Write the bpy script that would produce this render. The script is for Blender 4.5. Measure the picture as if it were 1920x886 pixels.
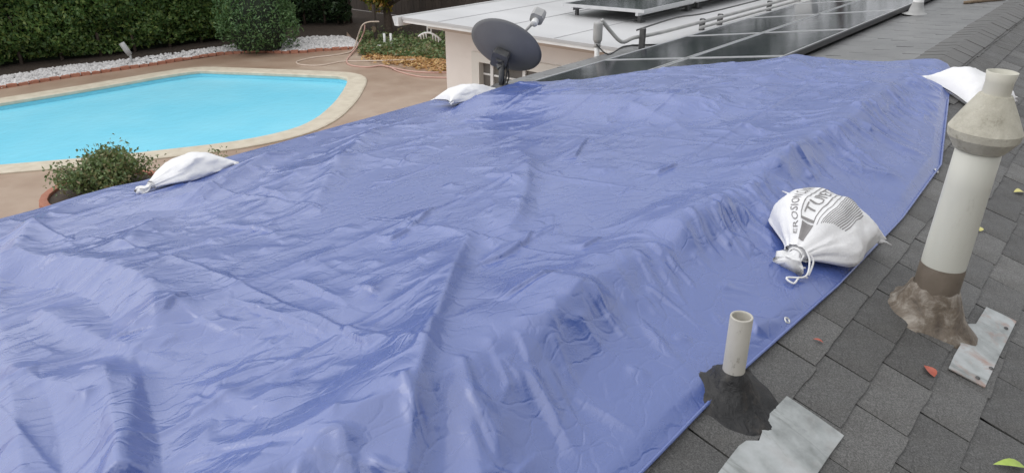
import bpy, math, random
import numpy as np
from mathutils import Vector, Matrix
random.seed(7); RNG = np.random.default_rng(7)
S = bpy.context.scene
for o in list(bpy.data.objects): bpy.data.objects.remove(o)
COL = S.collection

# ---------------------------------------------------------------- camera, sky, sun, exposure
# place axes: x along the ridge (away), y across the ridge towards the pool, z up from the patio
CZ = 4.1; AZ = math.radians(39.5); TH = math.radians(25.0); F = 1387.0
cam = bpy.data.cameras.new('camera'); cam.sensor_width = 36; cam.lens = F/1920*36
cam.clip_start = 0.05; cam.clip_end = 500
co = bpy.data.objects.new('camera', cam); COL.objects.link(co)
co.location = (0, 0, CZ); co.rotation_euler = (math.pi/2-TH, 0, AZ-math.pi/2)
S.camera = co
SUN_EL = math.radians(48); SUN_AZ = math.radians(138)     # direction the light comes from, angle from +x
wd = bpy.data.worlds.new('World'); S.world = wd; wd.use_nodes = True
wn = wd.node_tree; wn.nodes.clear()
sk = wn.nodes.new('ShaderNodeTexSky'); sk.sky_type = 'NISHITA'; sk.sun_disc = False
sk.sun_elevation = SUN_EL; sk.sun_rotation = math.pi/2-SUN_AZ
sk.air_density = 1.0; sk.dust_density = 6.0; sk.ozone_density = 1.0
hs = wn.nodes.new('ShaderNodeHueSaturation'); hs.inputs['Saturation'].default_value = 0.22
bg = wn.nodes.new('ShaderNodeBackground'); bg.inputs['Strength'].default_value = 0.15
wo = wn.nodes.new('ShaderNodeOutputWorld')
cl = wn.nodes.new('ShaderNodeMix'); cl.data_type = 'RGBA'; cl.inputs[0].default_value = .8; cl.inputs[7].default_value = (6.0, 6.15, 6.4, 1)   # even cloud layer over the clear sky
wn.links.new(sk.outputs[0], hs.inputs['Color']); wn.links.new(hs.outputs[0], cl.inputs[6]); wn.links.new(cl.outputs[2], bg.inputs['Color']); wn.links.new(bg.outputs[0], wo.inputs[0])
sl = bpy.data.lights.new('sun', 'SUN'); sl.energy = 1.3; sl.angle = math.radians(140); sl.color = (1, .97, .94)
so = bpy.data.objects.new('sun', sl); COL.objects.link(so)
so.rotation_euler = Vector((math.cos(SUN_EL)*math.cos(SUN_AZ), math.cos(SUN_EL)*math.sin(SUN_AZ), math.sin(SUN_EL))).to_track_quat('Z', 'Y').to_euler()
so.location = (0, 0, 30)
S.view_settings.view_transform = 'Standard'; S.view_settings.look = 'None'
S.view_settings.gamma = 1; S.view_settings.use_curve_mapping = False
S.view_settings.exposure = 0.12
S.render.engine = 'CYCLES'

# ---------------------------------------------------------------- geometry of the place
RY = 1.064; RZ = CZ-1.12            # ridge line
SL = 0.15; SR = 0.32                # slopes: pool side, near side
EY = 4.42                           # pool-side eave
EZ = RZ-SL*(EY-RY)
def ray(px, py):                    # photo pixel -> direction in place axes
    x = px-960; y = 443-py
    r = x/F; f = math.cos(TH)+y/F*math.sin(TH); z = y/F*math.cos(TH)-math.sin(TH)
    return np.array([r*math.sin(AZ)+f*math.cos(AZ), -r*math.cos(AZ)+f*math.sin(AZ), z])
def on_left(px, py, o=0.):          # on the pool-side slope, raised by o
    d = ray(px, py); t = (RZ+o+SL*RY-CZ)/(d[2]+SL*d[1]); p = d*t; p[2] += CZ; return p
def on_right(px, py, o=0.):
    d = ray(px, py); t = (RZ+o-SR*RY-CZ)/(d[2]-SR*d[1]); p = d*t; p[2] += CZ; return p
def on_roof(px, py, o=0.):
    p = on_left(px, py, o)
    return p if p[1] >= RY and p[0] > 0 else on_right(px, py, o)
def on_ground(px, py, z=0.):
    d = ray(px, py); p = d*((z-CZ)/d[2]); p[2] = z; return p
def roof_z(y): return RZ-SL*(y-RY) if y > RY else RZ-SR*(RY-y)
NL = Vector((0, SL, 1)).normalized(); NR = Vector((0, -SR, 1)).normalized()

# ---------------------------------------------------------------- helpers
class MB:
    def __init__(s): s.v = []; s.f = []
    def add(s, vs, fs):
        n = len(s.v); s.v += [tuple(p) for p in vs]; s.f += [tuple(i+n for i in f) for f in fs]; return s
    def box(s, a, b, M=None):
        x0, y0, z0 = a; x1, y1, z1 = b
        vs = [Vector(p) for p in ((x0,y0,z0),(x1,y0,z0),(x1,y1,z0),(x0,y1,z0),(x0,y0,z1),(x1,y0,z1),(x1,y1,z1),(x0,y1,z1))]
        if M: vs = [M @ p for p in vs]
        return s.add(vs, [(0,3,2,1),(4,5,6,7),(0,1,5,4),(1,2,6,5),(2,3,7,6),(3,0,4,7)])
    def bbox(s, a, b, c, M=None):   # bevelled box (chamfered along the vertical and top edges)
        x0, y0, z0 = a; x1, y1, z1 = b
        vs = []
        for z, i in ((z0, 0), (z1-c, 0), (z1, c)):
            X0, X1, Y0, Y1 = x0+i, x1-i, y0+i, y1-i
            vs += [(X0+c,Y0,z),(X1-c,Y0,z),(X1,Y0+c,z),(X1,Y1-c,z),(X1-c,Y1,z),(X0+c,Y1,z),(X0,Y1-c,z),(X0,Y0+c,z)]
        fs = [tuple(range(7,-1,-1)), tuple(range(16,24))]
        for r in (0, 8):
            for k in range(8): fs.append((r+k, r+(k+1)%8, r+8+(k+1)%8, r+8+k))
        vs = [Vector(p) for p in vs]
        if M: vs = [M @ p for p in vs]
        return s.add(vs, fs)
    def tube(s, pts, r, n=10, cap=True):
        pts = [Vector(p) for p in pts]; m = len(pts)
        rr = r if isinstance(r, (list, tuple)) else [r]*m
        t0 = (pts[1]-pts[0]).normalized()
        ref = Vector((0,0,1)) if abs(t0.z) < .9 else Vector((1,0,0))
        a = t0.cross(ref).normalized(); vs = []
        for i, p in enumerate(pts):
            t = (pts[min(i+1,m-1)]-pts[max(i-1,0)])
            t = t.normalized() if t.length > 1e-9 else t0
            a = (a-t*a.dot(t)).normalized(); b = t.cross(a)
            vs += [p+(a*math.cos(2*math.pi*k/n)+b*math.sin(2*math.pi*k/n))*rr[i] for k in range(n)]
        fs = [(i*n+k, i*n+(k+1)%n, (i+1)*n+(k+1)%n, (i+1)*n+k) for i in range(m-1) for k in range(n)]
        if cap: fs += [tuple(range(n-1,-1,-1)), tuple((m-1)*n+k for k in range(n))]
        return s.add(vs, fs)
    def lathe(s, prof, n=32, M=None, jit=None, capb=False, capt=False):
        vs = []
        for i, (r, z) in enumerate(prof):
            for k in range(n):
                a = 2*math.pi*k/n; q = r*(1+(jit(a, z) if jit else 0))
                vs.append(Vector((q*math.cos(a), q*math.sin(a), z)))
        if M: vs = [M @ p for p in vs]
        m = len(prof)
        fs = [(i*n+k, i*n+(k+1)%n, (i+1)*n+(k+1)%n, (i+1)*n+k) for i in range(m-1) for k in range(n)]
        if capb: fs.append(tuple(range(n-1,-1,-1)))
        if capt: fs.append(tuple((m-1)*n+k for k in range(n)))
        return s.add(vs, fs)
    def prism(s, poly, z0, z1):
        n = len(poly)
        vs = [(p[0],p[1],z0) for p in poly]+[(p[0],p[1],z1) for p in poly]
        fs = [tuple(range(n-1,-1,-1)), tuple(range(n,2*n))]+[(k,(k+1)%n,n+(k+1)%n,n+k) for k in range(n)]
        return s.add(vs, fs)
    def mesh(s, name, mat, smooth=False):
        me = bpy.data.meshes.new(name); me.from_pydata(s.v, [], s.f); me.validate()
        if mat: me.materials.append(mat)
        if smooth: me.shade_smooth()
        return me
    def build(s, name, mat, parent=None, smooth=False):
        return link(name, s.mesh(name, mat, smooth), parent)
def link(name, me, parent=None):
    o = bpy.data.objects.new(name, me); COL.objects.link(o)
    if parent is not None: o.parent = parent; o.matrix_parent_inverse = Matrix.Identity(4)
    return o
def local(parent, o):               # geometry given in place axes, kept in place under a moved root
    o.matrix_parent_inverse = parent.matrix_basis.inverted(); return o
def tag(o, label=None, cat=None, group=None, kind=None):
    if label: o['label'] = label
    if cat: o['category'] = cat
    if group: o['group'] = group
    if kind: o['kind'] = kind
    return o
def root(name, loc, label, cat, group=None, M=None):
    o = bpy.data.objects.new(name, None); COL.objects.link(o); o.empty_display_size = .1
    if M is not None: o.matrix_basis = M
    else: o.location = loc
    return tag(o, label, cat, group)
def frame(p, xdir, nrm):            # matrix with x along xdir and z along nrm
    z = Vector(nrm).normalized(); x = Vector(xdir); x = (x-z*x.dot(z)).normalized(); y = z.cross(x)
    return Matrix(((x.x,y.x,z.x,p[0]),(x.y,y.y,z.y,p[1]),(x.z,y.z,z.z,p[2]),(0,0,0,1)))
def smooth_path(pts, k=6):
    P = [Vector(p) for p in pts]; out = []
    for i in range(len(P)-1):
        a, b, c, d = P[max(i-1,0)], P[i], P[i+1], P[min(i+2,len(P)-1)]
        for j in range(k):
            t = j/k
            out.append(.5*((2*b)+(c-a)*t+(2*a-5*b+4*c-d)*t*t+(3*b-a-3*c+d)*t**3))
    out.append(P[-1]); return out
def grid_mesh(name, X, Y, Z, mat):
    n, m = X.shape
    me = bpy.data.meshes.new(name)
    me.vertices.add(n*m); me.vertices.foreach_set('co', np.stack([X,Y,Z],-1).astype(np.float32).ravel())
    i = np.arange(n-1)[:,None]*m+np.arange(m-1)[None,:]
    q = np.stack([i, i+m, i+m+1, i+1], -1).reshape(-1, 4)
    me.loops.add(q.size); me.loops.foreach_set('vertex_index', q.ravel().astype(np.int32))
    me.polygons.add(len(q)); me.polygons.foreach_set('loop_start', np.arange(0, q.size, 4, dtype=np.int32))
    me.update(calc_edges=True); me.validate(); me.materials.append(mat); me.shade_smooth()
    return me
def quads_mesh(name, V, mat):       # V: (n,4,3) separate quads
    n = len(V); me = bpy.data.meshes.new(name)
    me.vertices.add(n*4); me.vertices.foreach_set('co', V.astype(np.float32).ravel())
    me.loops.add(n*4); me.loops.foreach_set('vertex_index', np.arange(n*4, dtype=np.int32))
    me.polygons.add(n); me.polygons.foreach_set('loop_start', np.arange(0, n*4, 4, dtype=np.int32))
    me.update(calc_edges=True); me.validate(); me.materials.append(mat)
    return me
def leaves(name, P, size, mat, parent=None, flat=0., aspect=.55):
    n = len(P); d = RNG.normal(size=(n,3)); d[:,2] = d[:,2]*(1-flat)-.25
    d /= np.linalg.norm(d, axis=1)[:,None]
    e = RNG.normal(size=(n,3)); 
    if flat: e[:,2] *= (1-flat)
    e -= d*(e*d).sum(1)[:,None]; e /= np.linalg.norm(e, axis=1)[:,None]
    L = size*RNG.uniform(.6, 1.35, n)[:,None]; w = L*aspect*.5
    b = np.cross(d, e)*L*.12
    V = np.stack([P-d*L*.5, P-e*w+b, P+d*L*.5, P+e*w+b], 1)
    return link(name, quads_mesh(name, V, mat), parent)
# vectorised lattice noise
_perm = np.random.default_rng(3).random((256,256))*2-1
def vn(x, y, seed=0):
    x = x+seed*17.31; y = y+seed*9.77
    xi = np.floor(x).astype(int); yi = np.floor(y).astype(int); fx = x-xi; fy = y-yi
    fx = fx*fx*fx*(fx*(fx*6-15)+10); fy = fy*fy*fy*(fy*(fy*6-15)+10)
    g = lambda a, b: _perm[a & 255, b & 255]
    return (g(xi,yi)*(1-fx)+g(xi+1,yi)*fx)*(1-fy)+(g(xi,yi+1)*(1-fx)+g(xi+1,yi+1)*fx)*fy
def fbm(x, y, o=4, seed=0):
    r = 0; a = 1
    for k in range(o): r = r+a*vn(x*2**k, y*2**k, seed+k*3); a *= .5
    return r

# ---------------------------------------------------------------- materials
class Mat:
    def __init__(s, name):
        s.m = bpy.data.materials.new(name); s.m.use_nodes = True; s.t = s.m.node_tree
        s.b = s.t.nodes['Principled BSDF']; s.tc = None
    def n(s, typ, **kw):
        k = s.t.nodes.new('ShaderNode'+typ)
        for a, v in kw.items():
            if a.startswith('i_'):
                key = a[2:]; k.inputs[int(key) if key.isdigit() else key.replace('_', ' ')].default_value = v
            else: setattr(k, a, v)
        return k
    def l(s, a, b): s.t.links.new(a, b); return s
    def co(s):
        if not s.tc: s.tc = s.n('TexCoord')
        return s.tc.outputs['Object']
    def noise(s, scale, detail=4, rough=.55, stretch=None, dist=0):
        k = s.n('TexNoise', i_Scale=scale, i_Detail=detail, i_Roughness=rough, i_Distortion=dist)
        v = s.co()
        if stretch:
            mp = s.n('Mapping'); mp.inputs['Scale'].default_value = stretch; s.l(v, mp.inputs[0]); v = mp.outputs[0]
        s.l(v, k.inputs['Vector']); return k.outputs['Fac']
    def ramp(s, fac, stops):
        k = s.n('ValToRGB'); e = k.color_ramp.elements
        while len(e) < len(stops): e.new(.5)
        for el, (p, c) in zip(e, stops): el.position = p; el.color = (*c, 1) if len(c) == 3 else c
        s.l(fac, k.inputs[0]); return k.outputs[0]
    def mix(s, fac, a, b, typ='MIX'):
        k = s.n('Mix', data_type='RGBA', blend_type=typ)
        for v, i in ((fac, 0), (a, 6), (b, 7)):
            if hasattr(v, 'links'): s.l(v, k.inputs[i])
            else: k.inputs[i].default_value = v if i == 0 else (*v, 1)
        return k.outputs[2]
    def mth(s, op, a, b):
        k = s.n('Math', operation=op)
        for i, v in enumerate((a, b)):
            if hasattr(v, 'links'): s.l(v, k.inputs[i])
            else: k.inputs[i].default_value = v
        return k.outputs[0]
    def bump(s, h, dist, strength=1.):
        k = s.n('Bump', i_Strength=strength, i_Distance=dist); s.l(h, k.inputs['Height'])
        if s.b.inputs['Normal'].links: s.l(s.b.inputs['Normal'].links[0].from_socket, k.inputs['Normal'])
        s.l(k.outputs[0], s.b.inputs['Normal']); return s
    def set(s, **kw):
        for a, v in kw.items():
            i = s.b.inputs[a.replace('_', ' ')]
            if hasattr(v, 'links'): s.l(v, i)
            elif isinstance(v, tuple): i.default_value = (*v, 1)
            else: i.default_value = v
        return s
def simple(name, c1, c2, scale=8, rough=.6, bump=0, bscale=None, metal=0, detail=5, spec=.5, stretch=None):
    m = Mat(name); f = m.noise(scale, detail, stretch=stretch)
    m.set(Base_Color=m.ramp(f, [(.3, c1), (.7, c2)]), Roughness=rough, Metallic=metal)
    m.b.inputs['Specular IOR Level'].default_value = spec
    if bump: m.bump(m.noise(bscale or scale*4, 4), bump)
    return m.m
def leafmat(name, cols, rough=.45, trans=.25):
    m = Mat(name); g = m.n('NewGeometry')
    k = len(cols)
    c = m.ramp(g.outputs['Random Per Island'], [(i/(k-1) if k > 1 else 0, q) for i, q in enumerate(cols)])
    m.set(Base_Color=c, Roughness=rough)
    t = m.n('BsdfTranslucent'); m.l(c, t.inputs[0]); x = m.n('MixShader', i_0=trans)
    out = m.t.nodes['Material Output']
    m.l(m.b.outputs[0], x.inputs[1]); m.l(t.outputs[0], x.inputs[2]); m.l(x.outputs[0], out.inputs[0])
    return m.m

def tarp_material():
    m = Mat('blue_tarp')
    big = m.noise(1.3, 3, .5)
    fine = m.noise(60, 3, .6)
    c = m.ramp(big, [(.3, (.048, .092, .32)), (.7, (.062, .110, .35))])
    c = m.mix(m.mth('MULTIPLY', fine, .25), c, (.085, .13, .36))
    m.set(Base_Color=c, Roughness=m.ramp(m.noise(5, 4), [(.3, (.22,)*3), (.7, (.34,)*3)]))
    m.b.inputs['IOR'].default_value = 2.15; m.b.inputs['Sheen Weight'].default_value = .05
    # crisp crinkles of the laminated sheet
    wv = m.noise(7, 2)
    va = m.n('TexVoronoi', feature='DISTANCE_TO_EDGE', i_Scale=9.0)
    mp = m.n('Mapping'); mp.inputs['Scale'].default_value = (1.0, 1.7, 1.0); mp.inputs['Rotation'].default_value = (0, 0, .5)
    ad = m.n('VectorMath', operation='ADD'); m.l(m.co(), ad.inputs[0])
    ns = m.n('TexNoise', i_Scale=4.0, i_Detail=3.0); m.l(m.co(), ns.inputs['Vector'])
    sc = m.n('VectorMath', operation='SCALE'); sc.inputs['Scale'].default_value = .25; m.l(ns.outputs['Color'], sc.inputs[0]); m.l(sc.outputs[0], ad.inputs[1])
    m.l(ad.outputs[0], mp.inputs[0]); m.l(mp.outputs[0], va.inputs['Vector'])
    cr = m.ramp(va.outputs['Distance'], [(0, (0,)*3), (.10, (1,)*3)])
    m.bump(cr, .0014, .5)
    v2_ = m.n('TexVoronoi', feature='DISTANCE_TO_EDGE', i_Scale=26.0); mp2 = m.n('Mapping'); mp2.inputs['Scale'].default_value = (.55, 1.5, 1.0); mp2.inputs['Rotation'].default_value = (0, 0, -.25)
    m.l(ad.outputs[0], mp2.inputs[0]); m.l(mp2.outputs[0], v2_.inputs['Vector'])
    m.bump(m.ramp(v2_.outputs['Distance'], [(0, (0,)*3), (.22, (1,)*3)]), .0006, .25)
    st_ = m.noise(16, 5, .65, (.22, 1.6, 1), .5); m.bump(m.ramp(st_, [(.30, (0,)*3), (.5, (1,)*3), (.70, (0,)*3)]), .0009, .12)
    m.bump(m.noise(30, 4, .6, (1, 1.6, 1), .8), .0010, .25)
    m.bump(m.noise(170, 2, .5), .0008, .5)
    return m.m

def shingle_material():
    m = Mat('asphalt_shingle')
    oi = m.n('ObjectInfo')
    tone = m.ramp(oi.outputs['Random'], [(0, (.068, .067, .066)), (.5, (.096, .095, .093)), (1, (.130, .128, .124))])
    gr = m.n('TexVoronoi', i_Scale=420.0); m.l(m.co(), gr.inputs['Vector'])
    c = m.mix(.55, tone, m.ramp(gr.outputs['Color'], [(.2, (.35,)*3), (.8, (1.75,)*3)]), 'MULTIPLY')
    st = m.noise(3.0, 5, .65)
    c = m.mix(m.ramp(st, [(.42, (0,)*3), (.72, (.65,)*3)]), c, (.060, .055, .048)); c = m.mix(m.ramp(m.noise(13, 5, .7), [(.5, (0,)*3), (.75, (.5,)*3)]), c, (.13, .128, .122))
    m.set(Base_Color=c, Roughness=m.ramp(m.noise(9, 4), [(.3, (.45,)*3), (.7, (.72,)*3)]))
    g2 = m.noise(170, 3, .7); c = m.mix(.5, c, m.ramp(g2, [(.35, (.45,)*3), (.65, (1.6,)*3)]), 'MULTIPLY'); m.set(Base_Color=c)
    m.bump(gr.outputs['Distance'], .0012, .8); m.bump(g2, .0015, .7)
    m.bump(m.noise(30, 4), .002, .5)
    return m.m

M_tarp = tarp_material()
M_sh = shingle_material()
M_shf = simple('far_shingle', (.13, .13, .133), (.19, .19, .19), 3.0, .38, .003, 60)  # base colour raised to carry the grazing sky reflection on wet shingles
M_cap = simple('ridge_cap', (.095, .095, .093), (.135, .132, .128), 6, .6, .002, 120)
M_deck = simple('roof_felt', (.018, .018, .02), (.03, .03, .032), 20, .8)
M_conc = None
def concrete():
    m = Mat('wet_concrete')
    a = m.noise(.35, 5, .6); b = m.noise(2.2, 5, .6)
    c = m.ramp(a, [(.32, (.27, .165, .115)), (.52, (.38, .28, .21)), (.7, (.45, .36, .28))])
    c = m.mix(m.ramp(b, [(.4, (0,)*3), (.7, (.45,)*3)]), c, (.28, .19, .135))
    m.set(Base_Color=c, Roughness=m.ramp(a, [(.3, (.25,)*3), (.7, (.5,)*3)]))
    m.bump(m.noise(40, 4), .003, .4); return m.m
M_conc = concrete()
M_coping = simple('pool_coping', (.50, .44, .34), (.62, .56, .45), 5, .55, .002)
M_soil = simple('bark_mulch', (.035, .024, .018), (.07, .05, .036), 14, .9, .02, 40)
M_white = simple('white_paint', (.70, .70, .69), (.80, .80, .79), 4, .5)
M_mem = simple('white_roof_membrane', (.44, .44, .445), (.57, .57, .575), .8, .4, .002, 6, stretch=(1, .25, 1))
M_stucco = simple('beige_stucco', (.78, .72, .67), (.83, .77, .72), 3, .8, .004, 90)
M_trim = simple('cream_trim', (.66, .63, .58), (.72, .69, .64), 3, .5)
M_soffit = simple('soffit', (.60, .51, .44), (.66, .57, .50), 3, .7)
M_fence = simple('dark_fence', (.05, .04, .034), (.09, .07, .058), 3, .85, .004, 40, stretch=(1, 1, .15))
M_brick = simple('red_brick', (.32, .12, .075), (.45, .21, .14), 5, .8, .006, 60)
M_stone = leafmat('white_stone', [(.40, .385, .38), (.58, .56, .55), (.68, .66, .65)], .7, 0)
M_bag = None
def bagmat():
    m = Mat('woven_sandbag'); m.set(Base_Color=m.ramp(m.noise(6, 4), [(.3, (.74, .74, .75)), (.7, (.83, .83, .84))]), Roughness=.42)
    w = m.n('TexWave', i_Scale=90.0, i_Distortion=1.0); m.l(m.co(), w.inputs[0]); m.bump(w.outputs['Fac'], .0008, .3)
    m.bump(m.noise(14, 5, .6, None, .6), .008, .6); return m.m
M_bag = bagmat()
M_ink = simple('grey_ink', (.20, .19, .19), (.27, .26, .26), 20, .6)
M_cord = simple('white_cord', (.7, .7, .7), (.8, .8, .8), 30, .7)
def pipemat():
    m = Mat('painted_flue'); a = m.noise(3, 5, .6, (1, 1, .3))
    c = m.ramp(a, [(.3, (.52, .52, .46)), (.7, (.64, .64, .58))])
    c = m.mix(m.ramp(m.noise(12, 5, .7, (1, 1, .35)), [(.62, (0,)*3), (.75, (.5,)*3)]), c, (.30, .28, .22))
    m.set(Base_Color=c, Roughness=.42); return m.m
M_pipe = pipemat()
def capmat():
    m = Mat('weathered_cap'); a = m.noise(14, 6, .7)
    c = m.ramp(a, [(.28, (.20, .185, .14)), (.42, (.42, .40, .33)), (.72, (.55, .53, .45))])
    m.set(Base_Color=c, Roughness=.85); m.bump(m.noise(60, 5, .7), .004, .9); return m.m
M_capc = capmat()
M_capin = simple('cap_spigot', (.50, .49, .42), (.60, .58, .50), 9, .6)
def masticmat(name, lo, mid, hi, rough):
    m = Mat(name); a = m.noise(16, 6, .65, None, .7)
    m.set(Base_Color=m.ramp(a, [(.3, lo), (.5, mid), (.7, hi)]), Roughness=rough); m.bump(m.noise(30, 5, .6, None, .5), .01, .8); return m.m
M_mastic = masticmat('brown_mastic', (.075, .058, .045), (.15, .12, .09), (.34, .31, .27), .5)
M_tar = masticmat('black_tar', (.006, .006, .007), (.011, .011, .012), (.045, .038, .032), .42)
M_band = simple('brown_band', (.13, .105, .08), (.20, .165, .13), 9, .5, .003)
def platemat(name, rust):
    m = Mat(name); a = m.noise(7, 5, .6); b = m.noise(11, 6, .65, None, .5)
    c = m.ramp(a, [(.3, (.22, .235, .23)), (.5, (.40, .42, .42)), (.7, (.52, .54, .55))]); k_ = m.noise(5, 6, .7, (2.2, .6, 1), 1.2); c = m.mix(m.ramp(k_, [(.52, (0,)*3), (.62, (.6,)*3)]), c, (.17, .18, .165))
    c = m.mix(m.ramp(b, [(.52, (0,)*3), (.68, (rust,)*3)]), c, (.34, .19, .14))
    m.set(Base_Color=c, Roughness=.38, Metallic=.25); m.bump(b, .002, .4); return m.m
M_plateA = platemat('galvanised_flashing', .75); M_plateB = platemat('painted_flashing', .1)
M_pvc = Mat('pvc_pipe'); M_pvc.set(Base_Color=M_pvc.mix(M_pvc.ramp(M_pvc.noise(28, 5, .7, (1, 1, .5)), [(.60, (0,)*3), (.68, (.8,)*3)]), M_pvc.ramp(M_pvc.noise(5, 4), [(.3, (.42, .40, .35)), (.7, (.55, .53, .48))]), (.16, .14, .11)), Roughness=.5); M_pvc = M_pvc.m
M_dish = simple('dish_grey', (.135, .137, .140), (.165, .167, .17), 5, .5)
M_dmetal = simple('dark_steel', (.05, .05, .052), (.10, .10, .10), 14, .45)
M_grey = simple('grey_conduit', (.32, .32, .32), (.42, .42, .41), 8, .45)
M_alu = simple('aluminium', (.55, .56, .57), (.65, .66, .67), 8, .35, metal=.8)
def glasspanel():
    m = Mat('solar_glass'); m.set(Base_Color=m.ramp(m.noise(2, 3), [(.3, (.010, .013, .022)), (.7, (.018, .022, .034))]), Roughness=.12)
    m.b.inputs['IOR'].default_value = 1.42
    m.bump(m.noise(3, 2), .003, .3); return m.m
M_solar = glasspanel()
M_black = simple('black_frame', (.015, .015, .017), (.03, .03, .032), 10, .4)
def panemat():
    m = Mat('window_pane'); m.set(Base_Color=m.ramp(m.noise(1.5, 2, .5, (1, 1, .1)), [(.3, (.10, .095, .09)), (.7, (.17, .16, .15))]), Roughness=.08); return m.m
M_pane = panemat()
def watermat():
    m = Mat('pool_water'); m.set(Base_Color=m.ramp(m.noise(.45, 3), [(.3, (.22, .72, .93)), (.7, (.30, .79, .97))]), Roughness=.3)
    out = m.t.nodes['Material Output']
    tr = m.n('BsdfTransparent'); tr.inputs[0].default_value = (.62, .95, 1.0, 1)
    gl = m.n('BsdfGlossy'); gl.inputs['Roughness'].default_value = .22
    fr = m.n('Fresnel', i_IOR=1.25); x = m.n('MixShader')
    bp = m.n('Bump', i_Strength=.5, i_Distance=.02); m.l(m.noise(5, 4, .6), bp.inputs['Height']); m.l(bp.outputs[0], gl.inputs['Normal']); m.l(bp.outputs[0], fr.inputs['Normal'])
    m.l(fr.outputs[0], x.inputs[0]); y_ = m.n('MixShader', i_0=.86); m.l(tr.outputs[0], y_.inputs[1]); m.l(m.b.outputs[0], y_.inputs[2]); m.b.inputs['Specular IOR Level'].default_value = 0.; m.l(y_.outputs[0], x.inputs[1]); m.l(gl.outputs[0], x.inputs[2]); m.l(x.outputs[0], out.inputs[0])
    return m.m
M_water = watermat()
M_basin = simple('pool_plaster', (.22, .70, .86), (.30, .78, .92), .5, .7)
M_hose = simple('pale_hose', (.52, .42, .34), (.60, .50, .42), 6, .5)
M_hosep = simple('pink_hose', (.50, .30, .25), (.58, .37, .31), 6, .5)
M_bark = simple('bark', (.06, .045, .035), (.12, .09, .07), 12, .9, .01)
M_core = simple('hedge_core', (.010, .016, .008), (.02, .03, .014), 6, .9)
M_lf_hedge = leafmat('hedge_leaf', [(.055, .115, .034), (.095, .175, .046), (.13, .21, .055), (.24, .30, .08)])
M_lf_dark = leafmat('dark_leaf', [(.030, .062, .028), (.045, .088, .036), (.07, .12, .045)])
M_lf_bush = leafmat('bush_leaf', [(.065, .14, .05), (.10, .19, .065), (.15, .24, .09)])
M_lf_planter = leafmat('planter_leaf', [(.08, .135, .05), (.14, .21, .075), (.21, .27, .11), (.24, .19, .10)])
M_lf_autumn = leafmat('autumn_leaf', [(.07, .12, .02), (.16, .19, .03), (.35, .26, .04), (.42, .17, .03)])
M_lf_litter = leafmat('leaf_litter', [(.42, .22, .08), (.55, .33, .13), (.60, .42, .18), (.38, .16, .07)], .6, .1)
M_yleaf = simple('yellow_leaf', (.55, .50, .14), (.62, .58, .24), 30, .5)
M_rleaf = simple('red_leaf', (.36, .07, .045), (.48, .13, .08), 30, .5)
M_gleaf = simple('green_blade', (.30, .42, .07), (.40, .52, .11), 30, .5)
M_stick = simple('stick', (.13, .09, .06), (.2, .15, .1), 20, .8)

# ---------------------------------------------------------------- ground, patio, pool
def tripoly(name, poly, z, mat, parent=None):
    me = bpy.data.meshes.new(name)
    import mathutils.geometry as g
    vs = [Vector((p[0], p[1], z)) for p in poly]
    me.from_pydata([tuple(p) for p in vs], [], [t if (vs[t[1]]-vs[t[0]]).cross(vs[t[2]]-vs[t[0]]).z > 0 else t[::-1] for t in (tuple(q) for q in g.tessellate_polygon([vs]))]); me.validate()
    me.materials.append(mat); return link(name, me, parent)
inner = [on_ground(*q, -.06) for q in ((0,200),(175,171),(350,141),(420,140),(600,147),(643,150),(655,158),(641,185),(622,207),(592,231),(540,253),(440,274),(300,291),(200,302),(0,319))]
inner = [(p[0], p[1]) for p in inner]
a, b = np.array(inner[0]), np.array(inner[1]); c, d = np.array(inner[-1]), np.array(inner[-2])
e0 = a+(a-b)/np.linalg.norm(a-b)*4.5; e1 = c+(c-d)/np.linalg.norm(c-d)*3.2
inner = [tuple(e0)]+inner+[tuple(e1)]
IN = [Vector((p[0], p[1], 0)) for p in inner]
IN = smooth_path(IN, 3)
cx = sum((p for p in IN), Vector())/len(IN)
def offset(poly, d):
    out = []; n = len(poly)
    for i in range(n):
        t = (poly[(i+1)%n]-poly[i-1]).normalized(); nn = Vector((t.y, -t.x, 0))
        if nn.dot(poly[i]-cx) < 0: nn = -nn
        out.append(poly[i]+nn*d)
    return out
OUT = offset(IN, .42)
n = len(IN)
# ground sheet with the pool cut out
import mathutils.geometry as geo
hole = offset(IN, .39); sq = [Vector((-160,-160,0)), Vector((180,-160,0)), Vector((180,180,0)), Vector((-160,180,0))]
allv = sq+hole
tr_ = [t if (allv[t[1]]-allv[t[0]]).cross(allv[t[2]]-allv[t[0]]).z > 0 else t[::-1] for t in (tuple(q) for q in geo.tessellate_polygon([sq, hole]))]
gm = MB().add(allv, tr_)
tag(gm.build('patio_ground', M_conc), kind='structure')
pool = tag(bpy.data.objects.new('swimming_pool', None), kind='structure'); COL.objects.link(pool); pool.location = (cx.x, cx.y, 0)
cp = MB(); IN2 = offset(IN, -.04)
rings = [(OUT, -.05), (OUT, .02), (offset(OUT, -.03), .035), (IN, .035), (IN2, .015), (IN2, -.04), (IN, -.06)]
cp.add([(p.x,p.y,z) for r, z in rings for p in r], [(j*n+k, j*n+(k+1)%n, (j+1)*n+(k+1)%n, (j+1)*n+k) for j in range(len(rings)-1) for k in range(n)])
local(pool, cp.build('coping', M_coping, pool))
bs = MB(); bs.add([(p.x,p.y,z) for z in (-.05, -1.3) for p in IN], [(k,(k+1)%n,n+(k+1)%n,n+k) for k in range(n)])
local(pool, bs.build('basin_wall', M_basin, pool))
local(pool, tripoly('basin_floor', IN, -1.3, M_basin, pool))
water = tripoly('pool_water', IN, -.13, M_water); tag(water, kind='structure')

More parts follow.
